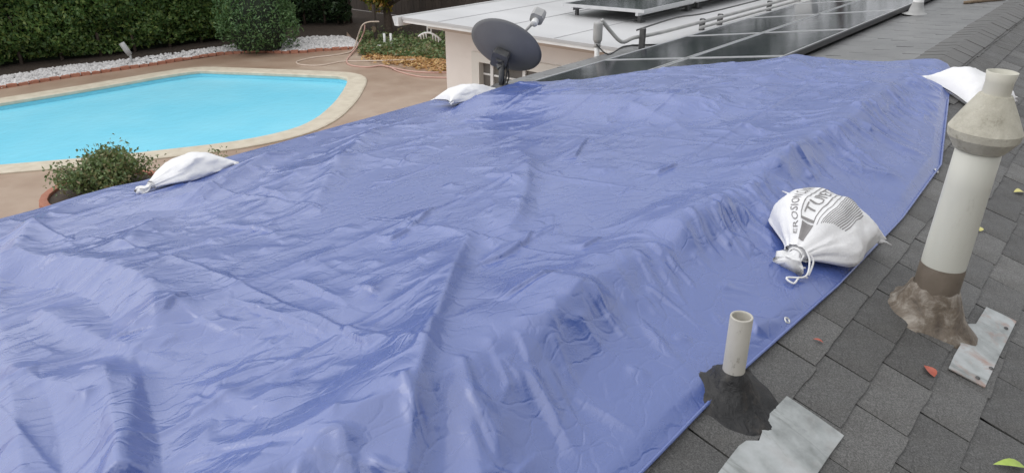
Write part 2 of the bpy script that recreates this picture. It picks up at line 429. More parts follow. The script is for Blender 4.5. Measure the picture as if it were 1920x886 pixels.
# gravel bed, bark strip, brick edging
gtop = [on_ground(*q, .03) for q in ((-160,168),(0,146),(115,127),(244,113),(437,86),(555,74),(600,70),(650,71),(674,86))]
gbot = [on_ground(*q, .03) for q in ((-160,188),(0,164),(125,144),(250,126),(437,99),(549,98),(600,94),(650,91),(674,89))]
bed = [tuple(p[:2]) for p in gtop]+[tuple(p[:2]) for p in gbot[::-1]]
tag(tripoly('gravel_bed', bed, .012, M_soil), kind='structure')
GT = np.array([p[:2] for p in smooth_path([Vector(p) for p in gtop], 8)]); GB = np.array([p[:2] for p in smooth_path([Vector(p) for p in gbot], 8)])
N = 9000
idx = RNG.uniform(0, len(GT)-1.001, N); i0 = idx.astype(int); fr = (idx-i0)[:,None]; t = RNG.uniform(0, 1, N)[:,None]
wgt = np.linalg.norm(GT[i0]-GB[i0], axis=1)
A = GT[i0]*(1-fr)+GT[i0+1]*fr; B = GB[i0]*(1-fr)+GB[i0+1]*fr
C = A*(1-t)+B*t
P = np.column_stack([C, RNG.uniform(.02, .07, N)])
octv = np.array([(1,0,0),(-1,0,0),(0,1,0),(0,-1,0),(0,0,1),(0,0,-1)], float)
octf = np.array([(0,2,4),(2,1,4),(1,3,4),(3,0,4),(2,0,5),(1,2,5),(3,1,5),(0,3,5)])
sz = RNG.uniform(.03, .075, (N,1,1))*RNG.uniform(.6, 1.2, (N,6,1))
th = RNG.uniform(0, 6.28, N); cs, sn = np.cos(th), np.sin(th)
ov = np.repeat(octv[None], N, 0)*sz*np.array([1,1,.6])
ox = ov[:,:,0]*cs[:,None]-ov[:,:,1]*sn[:,None]; oy = ov[:,:,0]*sn[:,None]+ov[:,:,1]*cs[:,None]
V = np.stack([ox, oy, ov[:,:,2]], -1)+P[:,None,:]
fc = (octf[None]+np.arange(N)[:,None,None]*6).reshape(-1,3)
me = bpy.data.meshes.new('white_gravel'); me.from_pydata(V.reshape(-1,3).tolist(), [], fc.tolist()); me.materials.append(M_stone)
tag(link('white_gravel', me), 'white landscaping stones in a long bed below the hedge', 'gravel', kind='stuff')
ed = root('brick_edging', (GB[len(GB)//2][0], GB[len(GB)//2][1], 0), 'row of red bricks edging the white stone bed', 'edging')
bm = MB().bbox((-.105,-.05,-.02), (.105,.05,.075), .008).mesh('brick', M_brick)
acc = 0; k = 0
for i in range(len(GB)-1):
    p, q = GB[i], GB[i+1]; L = np.linalg.norm(q-p); s = -acc
    while s+.23 < L:
        s += .23
        w = p+(q-p)*s/L
        o = link('brick', bm, ed); a = math.atan2(q[1]-p[1], q[0]-p[0])+random.uniform(-.06, .06)
        o.location = (w[0]-ed.location.x, w[1]-ed.location.y, random.uniform(-.012, .012)); o.rotation_euler = (random.uniform(-.05,.05), random.uniform(-.05,.05), a)
        k += 1
    acc = L-s if s > 0 else acc+L
# bark strip up to the hedge, planted corner beyond the gravel
strip = [tuple(p[:2]) for p in gtop[:8]]+[tuple(on_ground(*q)[:2]) for q in ((650,40),(555,40),(437,55),(244,85),(0,115),(-160,135))]
tag(tripoly('bark_bed', strip, .008, M_soil), kind='structure')
corner = [tuple(on_ground(*q)[:2]) for q in ((676,89),(720,97),(780,103),(835,106))]+[(18.7, 9.0), (18.7, 26.0), (13.0, 25.0)]+[tuple(on_ground(650,60)[:2])]
tag(tripoly('planting_bed', corner, .01, M_soil), kind='structure')

# ---------------------------------------------------------------- the house with its wing
house = root('house', (8, 1, 0), 'single storey house with dark shingled roof and a flat white roofed wing', 'house')
def hp(o): return local(house, o)
X0, X1, RE = -4.0, 19.0, -4.6
dl = MB().add([(X0,RY,RZ-.012),(X1,RY,RZ-.012),(X1,EY,EZ-.012),(X0,EY,EZ-.012),(X0,RY,RZ-.15),(X1,RY,RZ-.15),(X1,EY,EZ-.15),(X0,EY,EZ-.15)], [(0,1,2,3),(7,6,5,4),(3,2,6,7),(0,3,7,4),(2,1,5,6)])
deckL = hp(dl.build('roof_slope', M_deck, house)); deckL['label'] = 'gently sloped roof side facing the pool'
zr = roof_z(RE)
dr = MB().add([(X0,RE,zr-.012),(X1,RE,zr-.012),(X1,RY,RZ-.012),(X0,RY,RZ-.012),(X0,RE,zr-.15),(X1,RE,zr-.15),(X1,RY,RZ-.15),(X0,RY,RZ-.15)], [(0,1,2,3),(7,6,5,4),(1,0,4,5),(3,0,4,7),(1,2,6,5)])
deckR = hp(dr.build('roof_slope', M_deck, house)); deckR['label'] = 'steeper roof side with vent pipes'
# tabs on the near slope, one object each
EXP = .1415; YB = .335; TW = .275      # course pitch in plan, butt line, tab width
cR = math.sqrt(1+SR*SR)
def tabmesh(nm, seed, mat):
    r = random.Random(seed); m = MB(); w = TW-.007; e = EXP*cR+.02
    k = 5; top = []; bot = []
    for i in range(k+1):
        x = -w/2+w*i/k; top.append((x+r.uniform(-.001,.001), r.uniform(-.0035,.0025), .0075+r.uniform(-.001,.0015)))
    vs = top+[(p[0], p[1]-.0008, -.004) for p in top]+[(-w/2+w*i/k, e, .001) for i in range(k+1)]
    fs = []
    for i in range(k):
        fs += [(i, i+1, 2*(k+1)+i+1, 2*(k+1)+i), (i+1, i, k+1+i, k+2+i)]
    fs += [(0, 2*(k+1), k+1), (k, 2*k+1, 3*k+2)]
    m.add(vs, fs); return m.mesh(nm, mat)
tabs = [tabmesh('shingle_tab', s, M_sh) for s in range(5)]
def tab_matrix(x, y):               # y axis of the tab runs up the slope
    yy = Vector((0, 1, SR)).normalized(); xx = Vector((1,0,0)); zz = xx.cross(yy)
    return Matrix(((xx.x,yy.x,zz.x,x),(xx.y,yy.y,zz.y,y),(xx.z,yy.z,zz.z,roof_z(y)),(0,0,0,1)))
placed = 0; far = MB()
for r in range(-14, 5):
    yb = YB+r*EXP
    ph = (1.84 if r % 2 == 0 else 1.84+TW*.5)+random.uniform(-.02, .02)+(.03 if r % 4 == 1 else 0)
    for i in range(-20, 62):
        x = ph+(i+.5)*TW
        if x > X1 or x < X0: continue
        M = tab_matrix(x+random.uniform(-.003,.003), yb+random.uniform(-.004,.004)) @ Matrix.Rotation(random.uniform(-.008,.008), 4, 'Z')
        vis = 1.0 < x < 9.3 and yb < .62 and yb > -.42 and (x > 1.9-yb*1.4) and yb > -.12-.35*max(0, 2.6-x)*0 
        vis = vis and (yb+.2 > -.62+.155*x-.1)
        if vis and placed < 300:
            o = link('shingle_tab', random.choice(tabs), deckR)
            o.matrix_basis = M; placed += 1
        elif yb < .72 or x > 5.2:
            t = random.choice(tabs); far.add([M @ v.co for v in t.vertices], [tuple(p.vertices) for p in t.polygons])
far.build('shingle_field', M_sh, deckR)['kind'] = 'stuff'
print('tabs', placed)
# pool-side shingles, too foreshortened to pick apart
fl = MB(); eL = .145
for r in range(0, 23):
    yb = RY+.16+r*eL
    if yb > EY+.04: break
    ph = (r % 2)*TW/2
    for i in range(0, 70):
        x = 4.0+ph+i*TW
        if x > X1-.2: break
        w = TW/2-.004; j = random.uniform(0, .004)
        z0 = RZ-SL*(yb-RY); z1 = RZ-SL*(yb-eL-.02-RY)
        fl.add([(x-w,yb,z0+.009+j),(x+w,yb,z0+.009+j),(x+w,yb-eL-.02,z1+.001),(x-w,yb-eL-.02,z1+.001),(x-w,yb,z0-.004),(x+w,yb,z0-.004)], [(1,0,3,2),(0,1,5,4),(0,4,3),(1,2,5)])
o = fl.build('shingle_field', M_shf, deckL); o['kind'] = 'stuff'
# ridge caps
cm = MB(); w = .15
for x0, x1, lift in ((0, .30, 0),):
    sl_ = [(-w, -SR*w), (-.012, .0), (.012, .0), (w, -SL*w)]
    vs = []
    for x, dz in ((x0, .012), (x1, .008)):
        for y, z in sl_: vs.append((x, y, z+dz))
    for x, dz in ((x0, .006),):
        for y, z in sl_: vs.append((x, y, z+dz))
    fs = [(i, i+4, i+5, i+1) for i in range(3)]+[(i, i+1, i+9, i+8) for i in range(3)]
    vs += [(x0, -w, -SR*w), (x1, -w, -SR*w), (x0, w, -SL*w), (x1, w, -SL*w)]
    fs += [(0, 12, 13, 4), (3, 7, 15, 14)]
    cm.add(vs, fs)
capme = cm.mesh('ridge_cap', M_cap)
x = 6.02
while x < X1-.3:
    o = link('ridge_cap', capme, deckL); o.matrix_basis = Matrix.Translation((x, RY+random.uniform(-.006,.006), RZ+.004+random.uniform(0,.002))); x += .16
# walls under the main roof
hp(MB().box((X0+.4, RE+.5, 0), (X1-.4, EY-.55, zr-.1)).build('wall', M_stucco, house))
hp(MB().box((X0, EY+.003, EZ-.17), (7.1, EY+.03, EZ-.02)).build('fascia', M_trim, house))
# wing
WX, WY, WZ = 7.28, 8.03, 2.50
wr = MB().box((WX, EY+.02, WZ-.035), (22, WY, WZ)); hp(wr.build('wing_roof', M_mem, house))
sh_ = MB().add([(WX+.25,3.90,roof_z(3.90)+.022),(X1,3.90,roof_z(3.90)+.022),(X1,EY+.02,WZ+.004),(WX+.25,EY+.02,WZ+.004)], [(0,1,2,3)])
hp(sh_.build('roof_membrane', M_mem, house))
for y in (5.35, 6.4, 7.3):
    hp(MB().box((WX+.02, y, WZ+.001), (22, y+.02, WZ+.006)).build('membrane_seam', M_mem, house))
hp(MB().box((WX+.01, EY+.05, WZ-.075), (WX+.04, WY-.03, WZ-.037)).build('fascia', M_white, house))
hp(MB().box((WX+.05, EY+.05, WZ-.06), (22, WY-.05, WZ-.045)).build('soffit', M_soffit, house))
gt = MB().add([(WX-.06+d*0, WY+y, WZ+z) for d in (0,) for y, z in ((-.01,.0),(-.01,-.12),(.07,-.12),(.11,.0),(.10,.0),(.065,-.11),(0,-.11),(0,0))]+[(22, WY+y, WZ+z) for y, z in ((-.01,.0),(-.01,-.12),(.07,-.12),(.11,.0),(.10,.0),(.065,-.11),(0,-.11),(0,0))],
    [(k,(k+1)%8,8+(k+1)%8,8+k) for k in range(8)]+[tuple(range(7,-1,-1))])
hp(gt.build('gutter', M_white, house))
WF = 7.8                               # wing wall face
hp(MB().box((WF, EY-.6, 1.95), (22, 7.68, WZ-.062)).build('wall', M_stucco, house))
hp(MB().box((WF, 7.10, 0), (22, 7.68, 1.949)).build('wall', M_stucco, house))
hp(MB().box((WF+.25, EY-.6, 0), (WF+.4, 7.098, 1.949)).build('interior_wall', M_deck, house))
hp(MB().box((WF-.02, 7.682, WZ-.22), (WF+.13, 8.0, WZ-.062)).build('beam', M_trim, house))
hp(MB().box((WF-.035, EY-.6, WZ-.22), (WF-.003, 7.68, WZ-.062)).build('frieze_board', M_soffit, house))
wnd = hp(MB().box((WF+.06, EY-.5, .5), (WF+.07, 7.02, 1.94)).build('window', M_pane, house))
def wp(m, nm, mat): o = m.build(nm, mat, wnd); o.matrix_parent_inverse = house.matrix_basis.inverted() @ Matrix.Identity(4); return o
wnd.matrix_parent_inverse = house.matrix_basis.inverted()
def wp(m, nm, mat): o = m.build(nm, mat, wnd); return o
wp(MB().box((WF-.04, 7.0, .3), (WF+.058, 7.14, 2.06)), 'casing', M_trim)
wp(MB().box((WF-.05, EY-.5, 1.93), (WF+.058, 6.998, 2.06)), 'header', M_trim)
for y in (6.80, 6.22, 5.62, 5.02): wp(MB().box((WF+.03, y, .5), (WF+.059, y+.05, 1.928)), 'mullion', M_white)
for z in (1.74, 1.36, .95):
    for ya, yb in ((6.853, 6.998), (6.273, 6.797), (5.673, 6.217), (5.073, 5.617), (4.4, 5.017)):
        wp(MB().box((WF+.045, ya, z), (WF+.059, yb, z+.025)), 'muntin', M_white)

# ---------------------------------------------------------------- tarp
NU, NV = 1200, 760
g = np.linspace(0, 1, NU); g = .45*g+.55*g**1.8
t = np.linspace(0, 1, NV); t = .62*t+.38*t**1.7
VL = EY+.42
vf = np.array([.0, .90, 1.08, 1.50, 1.90, 2.15, 2.45, 2.95, 3.26, 3.65, 3.75, 4.1, 5.0]); uf = np.array([5.9, 6.05, 5.98, 5.85, 5.76, 5.63, 5.54, 5.17, 4.96, 4.78, 4.78, 4.78, 4.78])
ur = np.array([-2, 1.27, 1.7, 2.5, 3.3, 4.13, 5.4, 6.1]); vr_ = np.array([.66, .625, .62, .575, .56, .585, .82, .93])
G, T = np.meshgrid(g, t, indexing='ij')
V = .6+(VL-.6)*T
UMIN = -1.3
U = UMIN+(np.interp(V, vf, uf)-UMIN)*G
VRr = np.interp(U, ur, vr_)
V = VRr+(VL-VRr)*T
U = UMIN+(np.interp(V, vf, uf)-UMIN)*G
U = U+.012*vn(V*3, V*0+5, 4)*(G > .97)
def sstep(a, b, x): q = np.clip((x-a)/(b-a), 0, 1); return q*q*(3-2*q)
zl = RZ-SL*(V-RY); zr_ = RZ-SR*(RY-V)
kk = .02
Z = -kk*np.log(np.exp(-zl/kk)+np.exp(-zr_/kk))+.030
# ridge hump with scalloped shoulder
sc = vn(U*4.5, U*0, 11)*.035+vn(U*13, U*0, 12)*.016
dd = V-(RY+.0+sc)
Z += np.where(dd > 0, np.exp(-(dd/.17)**2), np.exp(-(np.abs(dd)/.085)**1.5))*(.045+.018*vn(U*2.3, U*0, 13))*(1-.5*sstep(4.8, 5.9, U))
# broad undulation
far_ = sstep(2.0, 5.5, U)
Z += (.018-.006*far_)*vn(U*1.1, V*1.4, 21)+.005*vn(U*2.6, V*2.9, 22)
def creased(sc_, seed):              # sum of folded plane waves |x|, sharp crests and flat flanks
    r_ = 0; rg = np.random.default_rng(seed)
    for k in range(4):
        an = rg.uniform(0, np.pi); fx_, fy_ = np.cos(an)*sc_, np.sin(an)*sc_
        ph_ = U*fx_+V*fy_+.8*vn(U*sc_*.45, V*sc_*.45, seed+k)+rg.uniform(0, 9)
        amp = np.clip(.5+.9*vn(U*sc_*.35, V*sc_*.35, seed+20+k), 0, 1)
        r_ = r_+amp*np.abs((ph_ % 2)-1)
    return r_
Z += .0060*creased(1.9, 61)+.0030*creased(4.3, 62)+(.0014*creased(9.0, 63)+.0008*creased(19.0, 64))*(.4+.6*sstep(1.3, 2.6, np.hypot(U, V)))-.024
nearw = .35+.65*sstep(1.3, 2.6, np.hypot(U, V))
for k, (fq, am) in enumerate(((7.5, .0020), (13., .0013), (24., .0008))):   # long streaky wrinkles, mostly along the ridge
    w_ = V*fq-U*fq*.16+1.6*vn(U*1.1, V*1.3, 81+k)+.5*vn(U*3.5, V*3.5, 91+k)
    Z += nearw*am*np.clip(.15+1.1*vn(U*.9, V*2.1, 85+k), 0, 1)*(1-np.abs((w_ % 2)-1))**2*1.6
# over the near end of the solar panels
Z += .085*sstep(3.8, 4.33, U)*(sstep(1.6, 2.08, V)*(1-sstep(4.9, 5.6, U))+np.clip((V-RY)/1.02, 0, 1)*sstep(4.9, 5.6, U))*sstep(3.98, 3.83, V)
def fold(pts, h, wl, wr, r=.006, p=1.3, px=True, te=.25, ts=.25, lin=False):
    Q = np.array([on_roof(*q)[:2] for q in pts] if px else pts)
    m = max(wl, wr)*2.6
    lo, hi = Q.min(0)-m, Q.max(0)+m
    ii = np.nonzero((U > lo[0]) & (U < hi[0]) & (V > lo[1]) & (V < hi[1]))
    if len(ii[0]) == 0: return
    u, v = U[ii], V[ii]
    best = np.full(u.shape, 1e9); sd = np.zeros(u.shape); tt = np.zeros(u.shape)
    seg = np.diff(Q, axis=0); L = np.linalg.norm(seg, axis=1); cum = np.concatenate([[0], np.cumsum(L)])
    for k in range(len(seg)):
        e = seg[k]/max(L[k], 1e-6); a = u-Q[k][0]; b = v-Q[k][1]
        s = np.clip(a*e[0]+b*e[1], 0, L[k]); dx = a-s*e[0]; dy = b-s*e[1]; d = np.hypot(dx, dy)
        c = d < best; best = np.where(c, d, best); sd = np.where(c, e[0]*b-e[1]*a, sd); tt = np.where(c, (cum[k]+s)/cum[-1], tt)
    w = np.where(sd > 0, wl, wr); d = np.sqrt(best**2+r*r)-r
    tap = np.clip(tt/max(ts, 1e-4), 0, 1)*np.clip((1-tt)/max(te, 1e-4), 0, 1); tap = tap*tap*(3-2*tap)
    pr = np.exp(-(d/w)**p)
    if lin: pr = np.where(sd > 0, pr, np.clip(1-d/w, 0, 1)*.93+.07*np.exp(-(d/w)**2))
    Z[ii] += h*(.8 if px else 1)*tap*pr
# folds traced from the photograph (left / right width as seen walking along the line)
fold([(765,1000),(772,886),(790,760),(812,660),(838,580),(862,500),(885,440),(905,400)], .065, .13, .038, .006, 1.2, te=.45, ts=.02)
fold([(905,1000),(892,886),(882,800),(868,730),(835,690)], .025, .05, .03, te=.5, ts=.02)
fold([(20,500),(70,518),(140,522),(205,532),(270,560),(308,598),(306,650),(275,690)], .10, .36, .14, .006, 1.2, te=.15, ts=.12, lin=True)
fold([(905,1010),(925,900),(960,760),(1010,670),(1075,590),(1110,545)], .045, .24, .125, .004, 1.3, te=.12, ts=.02, lin=True)
fold([(1255,475),(1300,432),(1350,410),(1390,395)], .045, .18, .09, .004, 1.3, lin=True)
fold([(1440,345),(1480,310),(1530,285)], .035, .16, .08, .004, 1.3, lin=True)
fold([(-60,640),(5,540),(30,490),(70,430),(120,395)], .06, .06, .08, te=.3, ts=.1)
fold([(60,590),(140,640),(210,668),(330,702),(365,716)], .030, .12, .035)
fold([(-20,700),(60,740),(130,772),(220,806)], .026, .10, .03, ts=.05)
fold([(240,960),(236,886),(215,760),(205,690)], .060, .10, .075, .004, ts=.05, lin=True)
fold([(268,700),(262,800),(255,886),(250,960)], .030, .04, .04, te=.05)
fold([(60,960),(55,886),(40,800),(20,720)], .05, .10, .07, .004, ts=.05, lin=True)
fold([(395,900),(400,820),(425,745)], .014, .08, .05, .004, ts=.05, lin=True)
fold([(310,640),(360,590)], .018, .05, .008)
fold([(375,735),(455,785),(560,815)], .022, .09, .02)
fold([(300,412),(360,385),(430,348),(500,308),(570,280)], .075, .22, .07, .01)
fold([(248,500),(262,460),(300,430),(340,412)], .045, .09, .06)
fold([(560,440),(600,372),(648,305),(720,240)], .055, .10, .09, .01)
fold([(440,440),(520,380),(600,300)], .030, .10, .08, .01)
fold([(920,480),(968,420),(985,365),(990,318),(960,280)], .050, .20, .05, .008)
fold([(1510,108),(1460,160),(1400,205),(1330,250)], .055, .20, .10, .01, te=.6, ts=.02)
fold([(1510,108),(1512,118)], .03, .30, .30, .03, px=True, te=.01, ts=.01)
fold([(1110,240),(1180,215),(1260,235),(1300,265)], .022, .08, .04)
fold([(1120,225),(1200,200),(1290,220)], .018, .07, .03)
fold([(1540,300),(1620,330),(1700,350)], .02, .05, .03); fold([(1600,240),(1690,290),(1750,315)], .02, .04, .03)
fold([(500,690),(560,640),(700,560),(840,470)], .018, .16, .10, .02)
fold([(600,886),(660,790),(760,690),(810,640)], .018, .14, .08, .02, ts=.05)
fold([(460,886),(520,800),(560,740)], .014, .10, .05, .01, ts=.05)
fold([(0,560),(0,600),(40,680),(110,760),(120,886)], .02, .12, .06, .02)
for a in ([(760,447),(820,393)], [(727,463),(772,440)], [(885,512),(940,495),(985,465),(1003,437)], [(1085,480),(1130,452)], [(1030,313),(1078,306),(1105,264)],
          [(1225,335),(1272,315)], [(1395,240),(1430,262)], [(1240,208),(1280,198)], [(540,542),(590,560),(660,600)], [(655,562),(715,574)], [(440,590),(560,630),(640,660)],
          [(1400,600),(1420,640)], [(330,345),(360,352)], [(480,360),(545,385)], [(400,430),(520,445)], [(640,640),(700,690)], [(930,600),(1010,560),(1060,530)], [(900,335),(960,352),(985,365)], [(1000,200),(1090,190)], [(860,232),(930,230)], [(960,180),(1020,182)]):
    fold(a, .020, .06, .005, .001, 1.1)
# storage folds of the sheet
for k in range(5):
    y = 1.5+k*.62; fold([(UMIN, y-.1), (1.5, y+.03), (3.2, y), (5, y+.08)], .007, .035, .008, .002, 1.1, px=False, te=.02, ts=.02)
for k in range(7):
    x = .3+k*.78; fold([(x, 1.1), (x+.06, 2.4), (x+.0, 4.4)], .007, .035, .008, .002, 1.1, px=False, te=.02, ts=.02)
# gathers running down the near side of the ridge
rs = random.Random(5)
for k in range(150):
    x = rs.uniform(.4, 5.9); l = rs.uniform(.08, .34); y0 = RY+rs.uniform(-.12, .05); dx = -l*rs.uniform(.0, .7)
    fold([(x, y0), (x+dx*.5+rs.uniform(-.02,.02), y0-l*.5), (x+dx, max(y0-l, .66))], rs.uniform(.004, .014), rs.uniform(.012,.035), rs.uniform(.006,.025), .003, 1.3, px=False, te=.6, ts=.2)
# small random creases
for k in range(1000):
    x = rs.uniform(-.4, 5.8)**1.0; y = rs.uniform(.75, 4.4); a = rs.gauss(.35, .55) if rs.random() < .65 else rs.uniform(0, 3.14)
    l = rs.lognormvariate(-1.75, .55); c = rs.uniform(-.3, .3)*l
    e = (math.cos(a), math.sin(a))
    pts = [(x-e[0]*l/2, y-e[1]*l/2), (x-e[1]*c, y+e[0]*c), (x+e[0]*l/2, y+e[1]*l/2)]
    w1, w2 = rs.uniform(.012, .07), rs.uniform(.005, .018)
    if rs.random() < .5: w1, w2 = w2, w1
    fold(pts, rs.uniform(.0025, .0085), w1, w2, .002, 1.15, px=False, te=.4, ts=.4)
# keep it on the roof, let the near hem drop
de = V-np.interp(U, ur, vr_)
Z += .012*sstep(.25, .05, de)
base = np.where(V > RY, zl, zr_)
Z = np.maximum(Z, base+.018)
hem = sstep(.0, .055, de); Z = base+.012+(Z-base-.012)*(.04+.96*hem)
# over the eave
w = np.maximum(V-EY-.03, 0)
Y = np.where(w > 0, EY+.03+.06*(1-np.exp(-w/.05)), V)
Zt = Z.copy(); Z = np.where(w > 0, Z-np.maximum(w-.03, 0)*1.0, Z)
Y = Y+np.where(w > 0, .025*vn(U*5, w*2, 41)*sstep(0, .1, w), 0)
tarp = tag(link('tarp', grid_mesh('tarp', U, Y, Z, M_tarp)), 'large crumpled blue tarp spread over the roof ridge', 'tarp')
def tarp_z(x, y):
    k = np.argmin((U-x)**2+(V-y)**2); return float(Zt.flat[k])
# rope hem and grommets along the near edge
hx = np.linspace(.6, 5.3, 150); hpts = []
for x in hx:
    y = float(np.interp(x, ur, vr_)); hpts.append((x, y-.002, roof_z(y)+.016))
MB().tube(hpts, .0055, 6).build('hem', M_tarp, tarp, True)
for px, py in ((1484,598), (1762,317)):
    p = on_right(px, py, .03)
    g_ = MB(); Mx = frame((p[0], p[1]+.012, tarp_z(p[0], p[1]+.012)+.001), (1,0,0), (0,-.9,1))
    g_.lathe([(.006,.0),(.007,.003),(.012,.003),(.014,0)], 16, Mx); g_.build('grommet', M_alu, tarp, True)

# ---------------------------------------------------------------- sandbags
def sandbag(p, axis, nrm, L, W, Th, label, seed, neck=.05, squash=1., twist=0.):
    M = frame(p, axis, nrm); r = root('sandbag', None, label, 'sandbag', 'sandbags weighing down the blue tarp', M)
    rr = random.Random(seed); na, nf = 56, 72
    A_ = np.linspace(0, 1, na); PH = np.linspace(0, 2*np.pi, nf, endpoint=False)
    a, ph = np.meshgrid(A_, PH, indexing='ij')
    wid = (neck+(W/2-neck)*sstep(0, .42, a)**.8)*(1-.05*sstep(.75, 1, a))+.02*sstep(.9, 1, a)
    thk = np.where(a < .5, neck*.8+(Th-neck*.8)*sstep(0, .5, a)**.8, Th*np.maximum(1-((a-.5)/.5)**3.6, 0)**.65+.004)
    c, s = np.cos(ph), np.sin(ph)
    y = wid*np.sign(c)*np.abs(c)**.85
    z = np.where(s > 0, thk*np.abs(s)**.9, -thk*.35*np.abs(s)**.6)
    pl = (np.cos(ph*13+seed)+.6*np.cos(ph*21+1.3*seed))*.045*np.exp(-a/.22)
    y = y*(1+pl); z = z*(1+pl)
    z = z+Th*.10*fbm(a*3.2+seed, c*2.0, 3, seed)*np.where(s > 0, 1, .1)*np.clip(a*5, 0, 1)*np.clip((1-a)*4, 0, 1)
    y = y+.012*fbm(a*3+seed*2, s*2, 3, seed+4)*np.clip(a*4, 0, 1)
    x = L*a+(.025*np.abs(c)**3-.02*(1-np.abs(c)))*sstep(.8, 1, a)*1.2
    z = z+Th*.35*squash+.008*0
    z = z+np.where(s > 0, 1, .3)*0
    # drooping neck
    z = z-(Th*.10)*np.exp(-a/.15)
    X = np.concatenate([x, x[:, :1]], 1); Yb = np.concatenate([y, y[:, :1]], 1); Zb = np.concatenate([z, z[:, :1]], 1)
    me = grid_mesh('sack', X[:, ::-1], Yb[:, ::-1], Zb[:, ::-1], M_bag)
    link('sack', me, r)
    zn = float(Zb[0].mean())
    fr = MB(); n_ = 40; vs = []; fs = []
    for j, (xx, ra) in enumerate(((0.02, neck*1.0), (0, neck*.55), (-.015, neck*.45), (-.03, neck*.62), (-.055, neck*1.05), (-.075, neck*1.25))):
        for k in range(n_):
            an = 2*math.pi*k/n_; q = ra*(1+.16*math.cos(an*5+seed)+.10*math.cos(an*9+seed*2)) if j > 2 else ra
            vs.append((xx+(.01*math.cos(an*4+seed) if j > 3 else 0), q*math.cos(an), zn+q*math.sin(an)*.62-(.0 if j < 3 else .004*j)))
    for j in range(5):
        for k in range(n_): fs.append((j*n_+k, j*n_+(k+1)%n_, (j+1)*n_+(k+1)%n_, (j+1)*n_+k))
    fs.append(tuple(5*n_+k for k in range(n_)))
    fr.add(vs, fs).build('gathered_neck', M_bag, r, True)
    tie = MB(); ring = [(-.010+.004*math.sin(k), neck*.60*math.cos(k*.52), zn+neck*.45*math.sin(k*.52)) for k in range(26)]
    tie.tube(ring, .0035, 6).build('tie_cord', M_cord, r, True)
    for sgn in (-1, 1):
        e = MB().tube([(L-.01, sgn*(W/2+.005), Th*.33), (L+.018, sgn*(W/2+.022), Th*.30), (L+.028, sgn*(W/2+.05), Th*.26)], [.012, .005, .002], 6)
        e.build('seam_ear', M_bag, r, True)
    def surf(aa, bb):                # top surface point from axis fraction and cross fraction -1..1
        i = min(max(aa, 0), 1)*(na-1); i0 = int(min(i, na-2)); f = i-i0
        ang = math.acos(max(-1, min(1, math.copysign(abs(bb)**(1/.85), bb)))); j = ang/(2*math.pi)*nf; j0 = int(j) % nf; g = j-int(j)
        q = lambda S_: (S_[i0,j0]*(1-f)+S_[i0+1,j0]*f)*(1-g)+(S_[i0,(j0+1)%nf]*(1-f)+S_[i0+1,(j0+1)%nf]*f)*g
        return Vector((q(x), q(y), q(z)))
    return r, surf
def tarp_frame(px, py, o=.03):
    p = on_roof(px, py, o); return p
# printed bag on the near slope
p0 = on_right(1492, 458, .085); p1 = on_right(1588, 372, .03)
ax = Vector((p1[0]-p0[0], p1[1]-p0[1], 0)); 
pz = tarp_z(p0[0]+.1, p0[1]-.02)
NB = Vector((0, -SR*.8, 1))
M0 = Vector((p0[0], p0[1], 0)); 
bagN, surf = sandbag((p0[0], p0[1], tarp_z(p0[0], p0[1])-.005), ax.normalized()+Vector((0,0,-.12)), NB, .40, .36, .135, 'white sandbag printed with grey lettering beside the tall vent pipe', 3, .045)
def print_text(txt, a0, a1, b0, b1, name):      # text running along the axis, letter tops towards +b
    cu = bpy.data.curves.new('t', 'FONT'); cu.body = txt; cu.resolution_u = 2
    to = bpy.data.objects.new('t', cu); COL.objects.link(to); bpy.context.view_layer.update()
    me = bpy.data.meshes.new_from_object(to.evaluated_get(bpy.context.evaluated_depsgraph_get()))
    bpy.data.objects.remove(to)
    import bmesh
    b = bmesh.new(); b.from_mesh(me); bmesh.ops.triangulate(b, faces=b.faces[:])
    for _ in range(2): 
        lg = [e for e in b.edges if e.calc_length() > .25]
        if lg: bmesh.ops.subdivide_edges(b, edges=lg, cuts=1); bmesh.ops.triangulate(b, faces=b.faces[:])
    xs = [v.co.x for v in b.verts]; ys = [v.co.y for v in b.verts]; xa, xb, ya, yb = min(xs), max(xs), min(ys), max(ys)
    for v in b.verts:
        aa = a0+(a1-a0)*(v.co.x-xa)/(xb-xa); bb = b0+(b1-b0)*(v.co.y-ya)/(yb-ya)
        v.co = surf(aa, bb)+Vector((-.0004, 0, .0022))
    b.to_mesh(me); b.free(); me.materials.clear(); me.materials.append(M_ink)
    return link(name, me, bagN)
def print_quad(pts, name, n=10, m=2):
    mb = MB(); vs = []; fs = []
    for i in range(n+1):
        for j in range(m+1):
            s, t_ = i/n, j/m
            q = [pts[0][k]*(1-s)*(1-t_)+pts[1][k]*s*(1-t_)+pts[2][k]*s*t_+pts[3][k]*(1-s)*t_ for k in (0, 1)]
            vs.append(surf(*q)+Vector((0, 0, .002)))
    for i in range(n):
        for j in range(m): k = i*(m+1)+j; fs.append((k, k+m+1, k+m+2, k+1))
    return mb.add(vs, fs).build(name, M_ink, bagN)
print_text('EROSION CONTROL', .10, .86, .50, .68, 'lettering')
print_text('sand', .78, .92, .76, .84, 'lettering')
print_text('TUMETE2', .26, .93, .12, .34, 'lettering')
for q in ([(.20,.42),(.95,.42),(.95,.40),(.20,.40)], [(.20,.06),(.95,.06),(.95,.035),(.20,.035)], [(.20,.42),(.22,.42),(.22,.035),(.20,.035)], [(.20,-.06),(.95,-.06),(.95,-.075),(.20,-.075)]):
    print_quad(q, 'printed_border', 14, 1)
print_quad([(.06,.36),(.19,.38),(.19,.02),(.06,.06)], 'printed_block', 6, 4)
